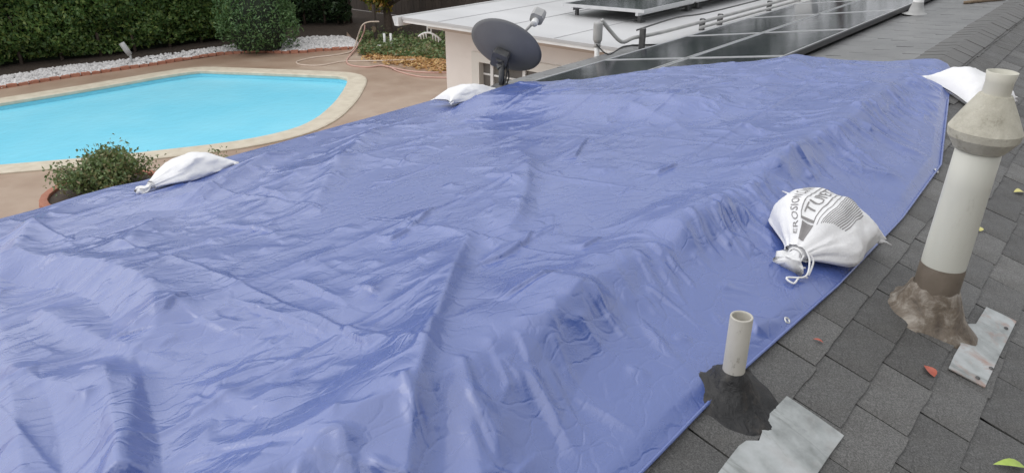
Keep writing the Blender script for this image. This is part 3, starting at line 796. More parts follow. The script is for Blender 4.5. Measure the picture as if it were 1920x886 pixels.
for k in range(12):
    b_ = -.14-k*.042; print_quad([(.22+.01*k,b_),(.78-.008*k,b_),(.78-.008*k,b_-.016),(.22+.01*k,b_-.016)], 'printed_line', 14, 1)
for k in range(5):
    b_ = -.14-k*.042; print_quad([(.82,b_),(.93,b_),(.93,b_-.016),(.82,b_-.016)], 'printed_line', 4, 1)
# loose drawstring of that bag, lying on the tarp
Mi = bagN.matrix_basis.inverted()
def dp(px, py, o): q = on_right(px, py, .03+o); q[2] = max(q[2], tarp_z(q[0], q[1])+.004); return Mi @ Vector(q)
cd = MB().tube(smooth_path([dp(1512,470,.07), dp(1518,490,.05), dp(1510,518,.012), dp(1475,520,.004), dp(1488,531,.004), dp(1498,521,.004), dp(1514,520,.006)], 5), .0035, 6)
cd.tube(smooth_path([dp(1510,468,.07), dp(1525,488,.05), dp(1516,516,.012)], 5), .0035, 6); cd.tube(smooth_path([dp(1508,478,.06), dp(1498,498,.02), dp(1510,502,.015)], 5), .003, 6)
cd.build('drawstring', M_cord, bagN, True)
# bag on the eave above the planter, bag by the dish, bag on the ridge
p0 = on_left(282, 349, .05); p1 = on_left(418, 305, .05)
ax = Vector((p1[0]-p0[0], p1[1]-p0[1], -.0))
sandbag((p0[0], p0[1]-.02, tarp_z(p0[0]+.2, p0[1])-.005), ax, NL, 0.47, .29, .098, 'slim plain white sandbag on the tarp edge above the leafy shrub', 8, .04)
p0 = on_left(925, 176, .05); p1 = on_left(835, 194, .05)
ax = Vector((p1[0]-p0[0], p1[1]-p0[1], 0))
sandbag((p0[0], p0[1]-.02, tarp_z(p0[0]-.2, p0[1])-.008), ax, NL, .46, .30, .095, 'plain white sandbag on the tarp edge beside the satellite dish', 12, .04)
p0 = on_right(1885, 165, .06); p1 = on_right(1770, 165, .03)
ax = Vector((p1[0]-p0[0], p1[1]-p0[1], 0))
pm = (p0+p1)/2
sandbag((p0[0]-.05, p0[1], roof_z(p0[1])-.02), ax, NR, .60, .40, .135, 'plump plain white sandbag on the ridge at the tarp corner', 21, .05)

# ---------------------------------------------------------------- vent pipes on the near slope
def at(x, y): return (x, y, roof_z(y))
bx, by = 2.68, .30; bz = roof_z(by)
v1 = root('vent_pipe', (bx, by, bz), 'tall off white flue pipe with a weathered conical cap and brown mastic base', 'vent pipe')
TOP = .868
lean = Matrix.Rotation(math.radians(1.4), 4, 'X')
MB().lathe([(.070,.06),(.069,.3),(.067,.50),(.066,TOP-.20)], 40, lean, capt=True).build('pipe', M_pipe, v1, True)
MB().lathe([(.071,.02),(.0725,.10),(.0715,.195),(.0705,.21)], 40, lean, lambda a, z: .012*math.sin(a*3+z*40)).build('painted_band', M_band, v1, True)
nz = random.Random(2); ph_ = [nz.uniform(0, 6.28) for _ in range(6)]
jit = lambda a, z: .05*math.sin(3*a+ph_[0]+z*20)+.035*math.sin(7*a+ph_[1]-z*30)+.02*math.sin(13*a+ph_[2])
sk_ = MB(); vs = []; fs = []; nn = 56
for i, (r0, hgt) in enumerate(((.0695,.130),(.078,.115),(.087,.085),(.098,.055),(.114,.028),(.130,.012),(.146,-.003))):
    for k in range(nn):
        a = 2*math.pi*k/nn; r1 = r0*(1+jit(a, hgt)*(.3+i*.12)); 
        ex = 1.0+.28*max(0, -math.sin(a))*(i/6)
        x_, y_ = r1*math.cos(a), r1*math.sin(a)*ex
        vs.append((x_, y_, SR*y_*min(1, i/3.)+hgt+.004*math.sin(9*a+i)))
for i in range(6):
    for k in range(nn): fs.append((i*nn+k, (i+1)*nn+k, (i+1)*nn+(k+1)%nn, i*nn+(k+1)%nn))
sk_.add(vs, fs).build('mastic_skirt', M_mastic, v1, True)
cp_ = MB(); jc = lambda a, z: .006*math.sin(5*a+z*60)
for sg in ([(.066,TOP-.245),(.074,TOP-.245)], [(.074,TOP-.245),(.102,TOP-.204)], [(.102,TOP-.204),(.105,TOP-.180)], [(.105,TOP-.180),(.076,TOP-.124),(.047,TOP-.070)], [(.047,TOP-.070),(.036,TOP-.068)]):
    cp_.lathe(sg, 48, lean, jc)
cap_ = cp_.build('cone_cap', M_capc, v1, True)
MB().lathe([(.040,TOP-.085),(.039,TOP-.03),(.044,TOP),(.041,TOP+.001),(.036,TOP-.03),(.036,TOP-.12)], 40, lean, capt=True).build('spigot', M_capin, v1, True)
def plate(parent, pts, mat, lift):
    c = parent.location; poly = [on_right(*q, 0) for q in pts]
    vs = [(p[0]-c.x, p[1]-c.y, p[2]-c.z+lift) for p in poly]+[(p[0]-c.x, p[1]-c.y, p[2]-c.z+lift-.004) for p in poly]; m = len(poly)
    import mathutils.geometry as gg
    tr = [tuple(t) for t in gg.tessellate_polygon([[Vector(q) for q in vs[:m]]])]
    tr = [t if (Vector(vs[t[1]])-Vector(vs[t[0]])).cross(Vector(vs[t[2]])-Vector(vs[t[0]])).z > 0 else t[::-1] for t in tr]
    return MB().add(vs, tr+[(k,(k+1)%m,m+(k+1)%m,m+k) for k in range(m)]).build('flashing', mat, parent)
plate(v1, [(1848,580),(1876,593),(1904,607),(1873,670),(1845,731),(1810,713),(1777,695),(1787,672),(1800,650),(1789,640),(1790,628),(1770,615),(1740,600),(1790,590),(1812,612),(1828,612)], M_plateA, .0125)
for q in ((1886,615),(1858,690),(1833,708)):
    p = on_right(*q, .013); MB().lathe([(.008,0),(.006,.004),(.001,.006)], 10, Matrix.Translation((p[0]-bx, p[1]-by, p[2]-bz))).build('nail_head', M_dmetal, v1, True)
sx, sy = 1.68, .60; sz_ = roof_z(sy)
v2 = root('vent_pipe', (sx, sy, sz_), 'short open plastic pipe with a black tar base at the tarp edge', 'vent pipe')
HT = .255
MB().lathe([(.0300,.02),(.0300,HT-.002),(.0292,HT),(.0250,HT),(.0242,HT-.004),(.0242,HT-.14)], 36, capt=True).build('pipe', M_pvc, v2, True)
tb = MB(); vs = []; fs = []
prof = ((.0296,.074),(.036,.066),(.041,.058),(.048,.046),(.058,.030),(.074,.014),(.095,.004),(.118,-.004),(.138,-.012))
for i, (r0, hgt) in enumerate(prof):
    for k in range(nn):
        a = 2*math.pi*k/nn; r1 = r0*(1+jit(a+1, hgt)*(.2+i*.12)); dn = max(0, -math.sin(a)); ex = 1+.35*dn*(i/8)
        x_, y_ = r1*math.cos(a), r1*math.sin(a)*ex
        vs.append((x_, y_, SR*y_*min(1, i/3.)+hgt+.012+.006*math.sin(5*a+i*2)*(i > 2)*(i < 7)))
for i in range(len(prof)-1):
    for k in range(nn): fs.append((i*nn+k, (i+1)*nn+k, (i+1)*nn+(k+1)%nn, i*nn+(k+1)%nn))
tb.add(vs, fs).build('tar_boot', M_tar, v2, True)
plate(v2, [(1474,748),(1525,782),(1581,822),(1556,856),(1532,892),(1500,940),(1420,960),(1340,900),(1362,870),(1384,842),(1398,832),(1422,832),(1428,815),(1424,800)], M_plateB, .0125)

# fallen leaves on the shingles
def leafmesh(mat, L, W, curl, nm):
    mb = MB(); vs = []; fs = []; n_ = 6
    for i in range(n_+1):
        s = i/n_; w_ = W*math.sin(math.pi*min(1, s**.8))*.5; z = curl*math.sin(math.pi*s)
        vs += [(L*(s-.5), -w_, z+abs(w_)*.1), (L*(s-.5), 0, z), (L*(s-.5), w_, z+abs(w_)*.25)]
    for i in range(n_):
        for j in (0, 1): k = i*3+j; fs.append((k, k+3, k+4, k+1))
    return mb.add(vs, fs).mesh(nm, mat, True)
for px, py, mat, L, W, ang, lab in ((1834,428,M_yleaf,.045,.04,.5,'small yellow leaf on the shingles beyond the tall flue pipe'), (1800,470,M_yleaf,.05,.045,2.2,'folded yellow leaf on the shingles right beside the tall flue pipe'), (1910,360,M_yleaf,.08,.035,2.6,'long pale yellow leaf far up the shingles'),
        (1742,695,M_rleaf,.05,.045,1.0,'red leaf lying on a shingle between the two flashings'), (1534,638,M_rleaf,.035,.012,2.0,'thin reddish leaf scrap near the tarp hem'), (1892,872,M_gleaf,.11,.03,2.35,'narrow green leaf blade on the lowest shingles')):
    p = on_right(px, py, .012); o = link('fallen_leaf', leafmesh(mat, L, W, L*.12, 'fallen_leaf'))
    o.matrix_basis = frame(p, (math.cos(ang), math.sin(ang), 0), NR); tag(o, lab, 'leaf', 'leaves fallen on the shingles')

# ---------------------------------------------------------------- satellite dish
fx, fy = 4.74, 4.02
d0 = root('satellite_dish', (fx, fy, roof_z(fy)), 'dark grey oval satellite dish on a short mast at the eave', 'satellite dish')
MB().add([(-.13,-.11,-SL*-.11+.02),(.13,-.11,-SL*-.11+.02),(.13,.11,-SL*.11+.02),(-.13,.11,-SL*.11+.02),(-.05,-.05,.085),(.05,-.05,.085),(.05,.05,.085),(-.05,.05,.085)], [(4,5,6,7),(0,1,5,4),(1,2,6,5),(2,3,7,6),(3,0,4,7)]).build('foot', M_dmetal, d0)
MB().tube([(0,0,.05),(0,0,.15),(.0,.0,.25)], .026, 14).build('mast', M_dmetal, d0, True)
n_ = Vector((.86, .26, .44)).normalized()          # boresight
up = Vector((0, 0, 1)); xr = up.cross(n_).normalized(); ur_ = n_.cross(xr)
cen = Vector((.03, 0.0, .37))
RA, RB = .315, .245
vs = []; fs = []; nr, nt = 10, 56
roll = math.radians(22)
e1 = xr*math.cos(roll)+ur_*math.sin(roll); e2 = -xr*math.sin(roll)+ur_*math.cos(roll)
for side in (0, 1):
    for i in range(nr+1):
        q = i/nr
        for k in range(nt):
            a = 2*math.pi*k/nt
            vs.append(cen+e1*(RA*q*math.cos(a))+e2*(RB*q*math.sin(a))+n_*(.055*q*q+(.006 if side else 0)))
o_ = (nr+1)*nt
for i in range(nr):
    for k in range(nt):
        k2 = (k+1)%nt
        fs += [(i*nt+k, i*nt+k2, (i+1)*nt+k2, (i+1)*nt+k), (o_+i*nt+k, o_+(i+1)*nt+k, o_+(i+1)*nt+k2, o_+i*nt+k2)]
for k in range(nt): k2 = (k+1)%nt; fs.append((nr*nt+k, nr*nt+k2, o_+nr*nt+k2, o_+nr*nt+k))
MB().add(vs, fs).build('reflector', M_dish, d0, True)
br = MB()
Mb = frame(cen-n_*.035-e2*.05, e1, n_)
br.bbox((-.07,-.09,-.05),(.07,.06,.033), .015, Mb); br.tube([cen-n_*.07-e2*.04, cen-n_*.05-e2*.10, (0,0,.22)], .036, 12)
br.build('bracket', M_dmetal, d0)
cc = MB(); rc = random.Random(4)
for k in range(4):
    cc.tube(smooth_path([cen-n_*.06-e2*.06+e1*rc.uniform(-.05,.05), (rc.uniform(-.04,.04),rc.uniform(-.06,-.02),.26), (rc.uniform(-.05,.05),rc.uniform(-.05,-.02),.15), (rc.uniform(-.08,.08),rc.uniform(-.08,.0),.06)], 6), .006, 6)
cc.build('coax_cable', M_black, d0, True)
lp = cen+n_*.30+ur_*.10-xr*.20
MB().tube([cen-e2*(RB*.98)+n_*.03, cen-e2*.16+n_*.22, lp], [.014,.014,.012], 8).build('feed_arm', M_grey, d0, True)
Ml = frame(lp, e1, n_)
ln = MB().bbox((-.055,-.04,-.01),(.055,.06,.10), .02, Ml).build('receiver_head', M_grey, d0)
MB().lathe([(.0,-.07),(.026,-.068),(.03,-.06),(.03,-.02),(.022,-.005)], 20, Ml).build('feed_horn', M_white, d0, True)

# ---------------------------------------------------------------- solar panels
def panel(M, L, W, label, grp, shared={}):
    r = root('solar_panel', None, label, 'solar panel', grp, M)
    if (L, W) not in shared:
        shared[(L, W)] = (MB().box((.018,.018,.0),(L-.018,W-.018,.034)).mesh('glass', M_solar),
            MB().box((0,0,-.004),(L,.0178,.038)).box((0,W-.0178,-.004),(L,W,.038)).box((0,.018,-.004),(.0178,W-.018,.038)).box((L-.0178,.018,-.004),(L,W-.018,.038)).mesh('frame', M_alu),)
    g_, f_ = shared[(L, W)]
    link('glass', g_, r); link('frame', f_, r); return r
YS = (2.10, 2.955, 3.81)
names = ('row near the ridge', 'row near the eave')
ordw = ('first', 'second', 'third', 'fourth', 'fifth')
for i in range(5):
    for j in range(2):
        x = 4.34+i*1.64; y = YS[j]
        M = frame((x, y, roof_z(y)+.052), (1,0,0), NL)
        panel(M, 1.625, .855-.012, 'black solar panel, %s from the tarp in the %s' % (ordw[i], names[j]), 'solar panels on the main roof')
sk1 = tag(MB().box((4.34, YS[0]-.02, roof_z(YS[0])+.045), (4.34+8.2, YS[0]-.004, roof_z(YS[0])+.092)).build('array_skirt', M_black), 'black edge skirt along the ridge side of the solar array', 'skirt')
for i in range(3):
    M = frame((8.85+i*1.68, 5.05, WZ+.15), (1, 0, 0), Vector((.0, .02, 1)))
    r = panel(M, 1.65, 1.32, 'low solar panel on the white roof, %s' % ('closest to the dish', 'in the middle of its row', 'farthest from the dish')[i], 'solar panels on the white roof')
    for x in (.15, 1.5):
        for y in (.15, 1.17): MB().box((x-.02,y-.02,-.13),(x+.02,y+.02,-.052)).box((x-.06,y-.06,-.14),(x+.06,y+.06,-.131)).build('leg', M_dmetal, r)
    MB().box((.02,.1,-.05),(1.63,.14,-.006)).build('rail', M_alu, r); MB().box((.02,1.15,-.05),(1.63,1.19,-.006)).build('rail', M_alu, r)

# ---------------------------------------------------------------- conduit, masts and roof vents
cz = lambda x, y: max(roof_z(y), WZ if y > 4.3 else 0)
c0 = root('electrical_conduit', (6.9, 4.15, roof_z(4.15)), 'grey conduit running along the eave beside the solar panels', 'conduit')
lc = lambda pts: [Vector(p)-Vector(c0.location) for p in pts]
zc = roof_z(4.1)+.13
MB().tube(lc(smooth_path([(6.86,4.42,2.86),(6.95,4.36,2.74),(7.05,4.27,2.62),(7.18,4.20,zc),(7.5,4.15,zc+.0),(8.5,4.12,zc),(14,4.1,zc)], 5)), .021, 10).build('pipe', M_grey, c0, True)
MB().tube(lc(smooth_path([(7.3,4.24,zc+.06),(8.2,4.24,zc+.09),(9.0,4.22,zc+.06),(11,4.2,zc+.06),(14,4.2,zc+.05)], 5)), .010, 8).build('cable', M_dmetal, c0, True)
MB().tube(lc([(8.4,4.02,zc-.03),(14,4.0,zc-.03)]), .018, 8).build('small_pipe', M_grey, c0, True)
for x in (7.26, 8.7, 9.2, 10.8):
    b0 = Vector((x, 4.14, zc))-Vector(c0.location)
    MB().bbox((-.018,-.035,-.13),(.018,.035,.032 if x > 7.5 else .10), .008, Matrix.Translation(b0)).build('clamp', M_dmetal, c0)
MB().tube(lc(smooth_path([(6.75,4.40,2.62),(6.9,4.34,2.50),(7.1,4.28,2.56),(7.25,4.2,2.56)], 5)), .008, 6).build('loose_wire', M_dmetal, c0, True)
m0 = root('service_mast', (6.80, 4.42, EZ-.02), 'short grey service mast with a cylinder head standing at the eave', 'mast')
MB().tube([(0,0,-.2),(0,0,.17)], .027, 14).build('pipe', M_white, m0, True)
MB().lathe([(.0,.165),(.03,.165),(.048,.20),(.05,.215),(.05,.37),(.046,.385),(.0,.39)], 24).build('head', M_grey, m0, True)
MB().tube([(0,0,.13),(0,0,.17)], .036, 14).build('collar', M_grey, m0, True)
def roofvent(x, y, h, r, label, boot):
    o = root('roof_vent', (x, y, cz(x, y)), label, 'roof vent')
    MB().lathe([(r,0),(r,h),(r*.85,h),(r*.85,h-.1)], 24, capt=True).build('pipe', M_white, o, True)
    MB().lathe([(r*2.6,.012),(r*1.5,.03),(r*1.15,.10),(r*1.02,.14)], 24).build('boot', boot, o, True)
roofvent(9.45, 1.95, .5, .055, 'white vent pipe with grey boot beside the far end of the solar array', M_grey)
t_ = root('roof_vent', (11.75, 3.97, roof_z(3.97)+.02), 'square white vent box past the conduit at the eave', 'roof vent')
MB().bbox((-.13,-.13,0),(.13,.13,.32), .012).build('box', M_white, t_); MB().bbox((-.19,-.19,.323),(.19,.19,.36), .012).build('lid', M_white, t_)
p, q = on_left(1806, 8, .01), on_left(1885, 2, .01)
tag(MB().tube([(p[0],p[1],p[2]+.015),((p[0]+q[0])/2,(p[1]+q[1])/2+.02,(p[2]+q[2])/2+.02),(q[0],q[1],q[2]+.015)], [.018,.022,.012], 8).build('stick', M_stick, None, True), 'brown stick lying on the far shingles near the ridge', 'stick')

# ---------------------------------------------------------------- yard: hedge, bushes, fence, hose
def lump(n, ax, ay, az, shell=.35, zlo=-1.):
    d = RNG.normal(size=(n*2,3)); d /= np.linalg.norm(d, axis=1)[:,None]; d = d[d[:,2] > zlo][:n]
    r = 1-shell*RNG.random(len(d))**1.6
    k = 1+.16*fbm(d[:,0]*2.4+5, d[:,1]*2.4+d[:,2]*1.9, 3, 7)
    return d*(r*k)[:,None]*np.array([ax,ay,az])
def stems(mb, base, tops, r):
    for tp in tops:
        b = Vector(base); t_ = Vector(tp); m = (b+t_)/2+Vector((random.uniform(-.1,.1), random.uniform(-.1,.1), .05))*(t_-b).length*.6
        mb.tube(smooth_path([b, m, t_], 4), [r*(1-.75*i/8) for i in range(9)], 6)
# clipped hedge behind the gravel: line of its foot
hf = [on_ground(*q)[:2] for q in ((-170,160),(0,133),(244,106),(437,78))]
hf.append(np.array(hf[-1])+(np.array(hf[-1])-np.array(hf[-2]))*.12)
HF = np.array([p[:2] for p in smooth_path([Vector((p[0],p[1],0)) for p in hf], 10)])
def hedge(name, HF, H, depth, n, size, mat, label, cat='hedge', lumps=.30):
    seg = np.diff(HF, axis=0); L = np.linalg.norm(seg, axis=1); cum = np.concatenate([[0], np.cumsum(L)])
    s = RNG.uniform(0, cum[-1], n); k = np.clip(np.searchsorted(cum, s)-1, 0, len(L)-1); f = ((s-cum[k])/L[k])[:,None]
    P = HF[k]+seg[k]*f; nrm = np.stack([-seg[k][:,1], seg[k][:,0]], 1)/L[k][:,None]
    nrm = np.where((nrm*P).sum(1)[:,None] < 0, -nrm, nrm)
    z = RNG.uniform(.12, H, n)
    bul = lumps*fbm(s*.9, z*1.1, 3, 51)+.12*fbm(s*3, z*3, 2, 55)
    dep = RNG.random(n)**2.2*.55
    off = .15+dep-bul+.25*sstep(.8, .0, z)+.25*sstep(H-.6, H, z)
    Q = P+nrm*off[:,None]
    r = root(name, (HF[len(HF)//2][0], HF[len(HF)//2][1], 0), label, cat)
    local(r, leaves('foliage', np.column_stack([Q, z]), size, mat, r))
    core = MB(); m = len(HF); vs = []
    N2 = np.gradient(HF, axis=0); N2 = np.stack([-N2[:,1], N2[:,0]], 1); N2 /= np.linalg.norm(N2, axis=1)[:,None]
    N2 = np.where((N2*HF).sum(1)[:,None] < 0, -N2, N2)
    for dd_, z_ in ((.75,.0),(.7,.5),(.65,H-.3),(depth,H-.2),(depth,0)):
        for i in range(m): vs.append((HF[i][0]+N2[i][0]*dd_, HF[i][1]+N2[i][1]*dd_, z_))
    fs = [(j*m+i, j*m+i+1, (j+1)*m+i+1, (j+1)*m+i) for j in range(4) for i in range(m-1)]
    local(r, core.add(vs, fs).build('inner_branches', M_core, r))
    st = MB()
    for i in range(0, m, 3): st.tube([(HF[i][0]+N2[i][0]*.5, HF[i][1]+N2[i][1]*.5, 0), (HF[i][0]+N2[i][0]*.55, HF[i][1]+N2[i][1]*.55, 1.2)], [.05,.03], 6); local(r, st.build('stem', M_bark, r, True)); st = MB()
    return r
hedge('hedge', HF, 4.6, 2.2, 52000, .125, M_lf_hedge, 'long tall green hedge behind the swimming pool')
hf2 = np.array([on_ground(*q)[:2] for q in ((430,62),(560,52),(640,50),(668,48))])
HF2 = np.array([p[:2] for p in smooth_path([Vector((p[0],p[1],0)) for p in hf2], 8)])
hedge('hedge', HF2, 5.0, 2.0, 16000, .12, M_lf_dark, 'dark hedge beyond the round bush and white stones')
# round bush between the gravel beds
bc = on_ground(500, 101)
b0 = root('round_bush', (bc[0]+.2, bc[1]+.5, 0), 'rounded bright green bush growing over the stone bed', 'bush')
P = np.concatenate([lump(7000, 1.08, 1.08, 1.05, .45, -.75)+np.array([0,0,.85]), lump(3500, .75, .8, .8, .5)+np.array([.15,.3,1.7]), lump(900, .4,.4,.5,.7)+np.array([.5,.1,2.2])])
P = P[P[:,2] > .03]
P += .10*np.column_stack([fbm(P[:,1]*3, P[:,2]*3, 2, k) for k in (71, 72, 73)]); leaves('foliage', P, .10, M_lf_bush, b0, aspect=.35)
MB().lathe([(.6,.1),(.75,.6),(.7,1.2),(.5,1.7),(.1,2.0)], 16, None, lambda a, z: .1*math.sin(3*a+z)).build('inner_branches', M_core, b0)
sm = MB(); stems(sm, (0,0,0), [(random.uniform(-.5,.5),random.uniform(-.5,.5),random.uniform(.8,1.8)) for _ in range(7)], .04); sm.build('stem', M_bark, b0, True)
# planter shrub with brick ring
pc = on_ground(212, 398)
pl = root('brick_planter', (pc[0], pc[1], 0), 'curved red brick planter edge around the leafy shrub', 'planter')
bm2 = MB().bbox((-.1,-.05,0),(.1,.05,.062), .006).mesh('brick', M_brick)
for c_ in range(5):
    nb = 26
    for k in range(nb):
        a = 2*math.pi*(k+.5*(c_ % 2))/nb; rr_ = .85-.02*c_
        o = link('brick', bm2, pl); o.location = (rr_*math.cos(a), rr_*math.sin(a), c_*.072); o.rotation_euler = (0, 0, a+math.pi/2+random.uniform(-.03,.03))
MB().lathe([(.83,.0),(.76,.30),(.5,.36),(.0,.38)], 32).build('soil', M_soil, pl)
ps = root('leafy_shrub', (pc[0]+.05, pc[1], .35), 'loose olive green shrub in the brick planter by the pool', 'shrub')
tops = []; P = []
rs2 = random.Random(9)
for k in range(60):
    a = rs2.uniform(0, 6.28); r_ = rs2.uniform(.05, .95)**.7*.66; h_ = (.56-.36*r_)*rs2.uniform(.75, 1.05)
    tp = (r_*math.cos(a), r_*math.sin(a), h_); tops.append(tp)
    nL = 130
    tt = RNG.uniform(.35, 1.03, nL)[:,None]
    P.append(np.array(tp)*tt*np.array([1,1,1])+RNG.normal(size=(nL,3))*np.array([.085,.085,.065]))
P = np.concatenate(P); P = P[P[:,2] > .0]
leaves('foliage', P, .058, M_lf_planter, ps, aspect=.5)
sm = MB(); stems(sm, (0,0,-.02), tops, .014); sm.build('stem', M_bark, ps, True)
ps2 = root('leafy_shrub', (pc[0]+1.0, pc[1]-.35, .0), 'low sparse shrub right of the planter showing beside the sandbag', 'shrub')
P = np.concatenate([np.array([rs2.uniform(-.55,.6), rs2.uniform(-.3,.3), rs2.uniform(.1,.5)])+RNG.normal(size=(70,3))*.09 for _ in range(22)])
leaves('foliage', P, .055, M_lf_planter, ps2, aspect=.5)
sm = MB(); stems(sm, (0,0,0), [(rs2.uniform(-.5,.5), rs2.uniform(-.25,.25), rs2.uniform(.25,.5)) for _ in range(14)], .012); sm.build('stem', M_bark, ps2, True)
# board fence, the trees beyond, and trees added behind the camera
fn = root('board_fence', (18.6, 17, 0), 'dark brown wooden board fence behind the leaf strewn corner', 'fence')
k = 0
for yy in np.arange(4.0, 24.0, .155):
    MB().box((-.012+random.uniform(-.004,.004), yy-17, .05), (.012, yy-17+.146, 2.15+random.uniform(-.01,.01))).build('board', M_fence, fn)
for z in (.4, 1.7): MB().box((.0125, -13, z), (.06, 7, z+.09)).build('rail', M_fence, fn)
def tree(loc, H, crown, n, size, mat, label, name='tree'):
    r = root(name, loc, label, 'tree'); tr = MB()
    tr.tube(smooth_path([(0,0,-.1),(.05,.05,H*.35),(-.05,.1,H*.7)], 5), [.16-.09*i/10 for i in range(11)], 9)
    for _ in range(9):
        a = random.uniform(0, 6.28); z0 = random.uniform(.3,.65)*H; q = random.uniform(.5,.85)
        tr.tube(smooth_path([(0,.05,z0),(q*crown[0]*.5*math.cos(a), q*crown[1]*.5*math.sin(a), z0+.3),(q*crown[0]*math.cos(a), q*crown[1]*math.sin(a), z0+.8)], 4), [.05-.04*i/8 for i in range(9)], 6)
    tr.build('trunk', M_bark, r, True)
    P = []
    for _ in range(26):
        d = RNG.normal(size=3); d /= np.linalg.norm(d); c_ = d*np.array(crown)*RNG.uniform(.45, .95)+np.array([0,0,H])
        k_ = crown[0]*.3; P.append(c_+lump(n//26, k_, k_, k_*.8, .9))
    P = np.concatenate(P); P = P[P[:,2] > .45]
    leaves('crown', P, size, mat, r); return r
tp = on_ground(730, 60)
tp = on_ground(728, 62); tree((tp[0], tp[1], 0), 1.75, (1.5,1.5,.8), 5000, .15, M_lf_autumn, 'small tree with yellow and orange autumn leaves by the fence')
for i, (x, y, h_, lb) in enumerate(((20.5, 23.5, 4.2, 'dark evergreen tree behind the round bush'), (21.5, 19.5, 4.0, 'dark evergreen tree over the board fence'), (21.5, 15.2, 4.2, 'dark evergreen tree beyond the white roof corner'), (22, 11, 4.4, 'broad dark evergreen tree behind the white roof'), (23, 7, 6.0, 'tall dark evergreen tree beyond the solar array'), (24, 2, 6.0, 'tall dark evergreen tree in line with the ridge'))):
    tree((x, y, 0), h_, (2.6,2.6,2.6) if h_ < 5 else (3.4,3.4,4.2), 9000, .16, M_lf_dark, lb, 'evergreen_tree')
for i, (x, y, h_, c_, lb) in enumerate(((-7, -9, 7.0, 4.2, 'tall unseen tree added for dark reflections, behind the far end of the house'), (1, -12.5, 7.5, 4.4, 'tall unseen tree added for dark reflections, across the front yard'), (8, -8.8, 9.3, 4.8, 'tall unseen tree added for dark reflections, near the front garden corner'), (-11, 0, 7.0, 4.0, 'tall unseen tree added for dark reflections, past the gable end'))):
    tree((x, y, 0), h_, (c_, c_, c_*1.05), 9000, .42, M_lf_dark, lb, 'added_tree')  # unseen trees, added so the tarp folds have something dark to reflect
# fallen leaves on the patio and ground cover
n = 3000
q = RNG.uniform(0, 1, (n,2)); pxs = 690+150*q[:,0]+RNG.normal(size=n)*8; pys = 92+42*q[:,1]**.8*(.4+.6*q[:,0])+RNG.normal(size=n)*3
P = np.array([on_ground(a, b, .02) for a, b in zip(pxs, pys)]); P[:,2] = RNG.uniform(.012, .05, n)
lf = leaves('leaf_litter', P, .10, M_lf_litter, None, flat=.85, aspect=.6); tag(lf, 'yellow and tan fallen leaves strewn across the patio corner', 'leaves', kind='stuff')
n = 5200
pxs = RNG.uniform(672, 860, n); pys = 58+RNG.uniform(0, 1, n)**.7*(40+10*(pxs-676)/184)
P = np.array([on_ground(a, b, .1) for a, b in zip(pxs, pys)]); P[:,2] = .02+RNG.random(n)**2*(.10+.30*np.clip(fbm(P[:,0]*1.3, P[:,1]*1.3, 2, 9), 0, 1))
lf = leaves('ground_cover', P, .09, M_lf_planter, None, flat=.5, aspect=.7); tag(lf, 'low dark green ground cover below the board fence', 'ground cover', kind='stuff')
# garden hose
def gp(px, py, z=.015): p = on_ground(px, py, z); return Vector(p)
pst = gp(682, 88)
ps_ = root('hose_post', (pst.x+.9, pst.y+.5, 0), 'reddish brown hose post beside the white stones', 'post')
MB().bbox((-.045,-.045,0),(.045,.045,1.05), .008).build('post', M_fence, ps_); MB().lathe([(.0,0),(.09,.0),(.09,.03),(0,.03)], 20, Matrix.Translation((-.06,0,.35)) @ Matrix.Rotation(math.pi/2, 4, 'Y')).build('reel_plate', M_stick, ps_)
def up_(px, py, like): # point above the ground spot 'like', at its distance from the camera
    g0 = on_ground(*like); d = ray(px, py); s = math.hypot(g0[0], g0[1])/math.hypot(d[0], d[1]); p = d*s; return Vector((p[0], p[1], p[2]+CZ))
lk = (678, 84)
hose = smooth_path([up_(711,41,lk), up_(700,41,lk), up_(690,42,lk), up_(680,47,lk), up_(674,60,lk), up_(669,75,lk), gp(665,88,.10), gp(655,98,.03), gp(625,104), gp(590,108), gp(562,114), gp(556,118), gp(566,122), gp(600,123), gp(640,116), gp(670,115), gp(720,114,.03), gp(780,112,.04)], 6)
tag(MB().tube(hose, .021, 8).build('garden_hose', M_hose, None, True), 'pale beige garden hose looped across the patio from the post', 'hose')
hose2 = smooth_path([up_(684,47,lk), up_(683,58,lk), up_(677,73,lk), gp(668,90,.08), gp(655,106), gp(650,116), gp(660,123), gp(690,126), gp(715,123,.03), gp(735,127,.03), gp(765,133), gp(800,136), gp(845,136)], 6)
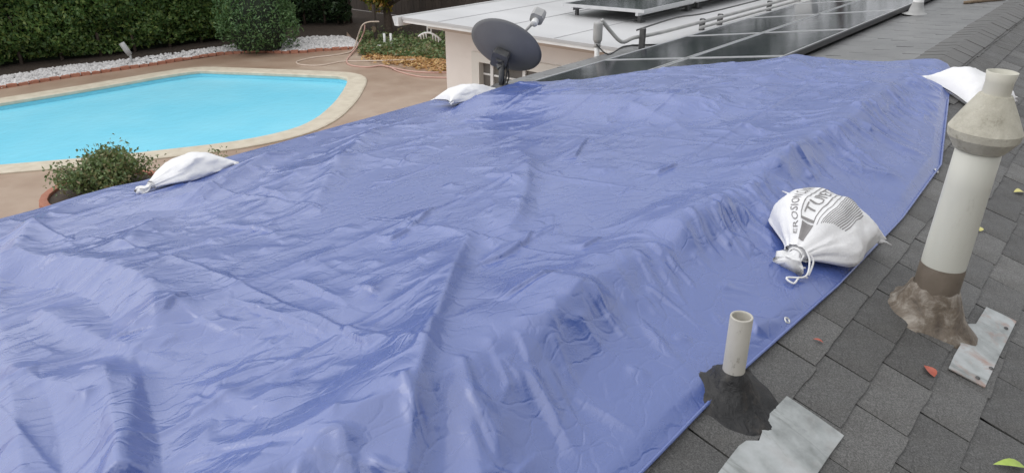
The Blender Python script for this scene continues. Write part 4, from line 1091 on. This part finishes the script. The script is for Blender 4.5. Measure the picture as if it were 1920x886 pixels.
tag(MB().tube(hose2, .021, 8).build('garden_hose', M_hosep, None, True), 'pinkish garden hose trailing to the house wall past fallen leaves', 'hose')
hose3 = smooth_path([gp(735,128,.03), gp(750,135), gp(790,144), gp(845,146)], 6)
tag(MB().tube(hose3, .019, 8).build('garden_hose', M_hosep, None, True), 'short pinkish hose length nearest the patio by the house wall', 'hose')
wpz = gp(722, 90)
wi = root('white_pipe_stub', (wpz.x, wpz.y, 0), 'pair of small white pipe stubs in the ground cover', 'pipe')
MB().tube([(0,0,-.02),(0,0,.42)], .035, 10).build('upright', M_white, wi, True); MB().tube([(.12,-.14,-.02),(.12,-.14,.42)], .035, 10).build('upright', M_white, wi, True); MB().tube([(0,0,.06),(-.12,.18,.06)], .035, 10).build('elbow', M_white, wi, True)
lt = gp(248, 122)
lo = root('path_light', (lt.x, lt.y, 0), 'small grey garden spotlight on a stake in the white stones', 'garden light')
MB().tube([(0,0,-.05),(0,0,.28)], .03, 8).build('stake', M_grey, lo, True); MB().tube([(0,0,.28),(-.04,.06,.40),(-.10,.12,.58)], [.06,.075,.07], 12).build('lamp_head', M_grey, lo, True)
# white hook rack hanging from the wing's roof edge
h0 = Vector((7.85, 8.0, 2.36)); d = ray(805, 60); s = 7.85/d[0]; hc = d*s; hz = hc[2]+CZ
hr = root('hanging_rack', (7.85, hc[1], hz), 'white arched rack with pegs hanging below the white roof corner', 'rack')
MB().box((-.008,-.045,-.015),(.008,-.03,.075)).box((-.008,.03,-.015),(.008,.045,.075)).box((-.008,-.03,.06),(.008,.03,.075)).box((-.008,-.03,-.015),(.008,.03,-.0)).build('hanger_loop', M_white, hr)
MB().tube([(0,0,.075),(0,0,.16)], .008, 8).build('hook', M_white, hr, True)
arc = [(0, .235*t_, -.015-.075*t_*t_) for t_ in np.linspace(-1, 1, 15)]
MB().tube(arc, .014, 8).build('arched_bar', M_white, hr, True)
for t_ in (-.8,-.55,-.3,.3,.55,.8):
    MB().tube([(0,.235*t_,-.015-.075*t_*t_),(.0,.235*t_*.96,-.09-.05*abs(t_))], [.014,.006], 8).build('peg', M_white, hr, True)
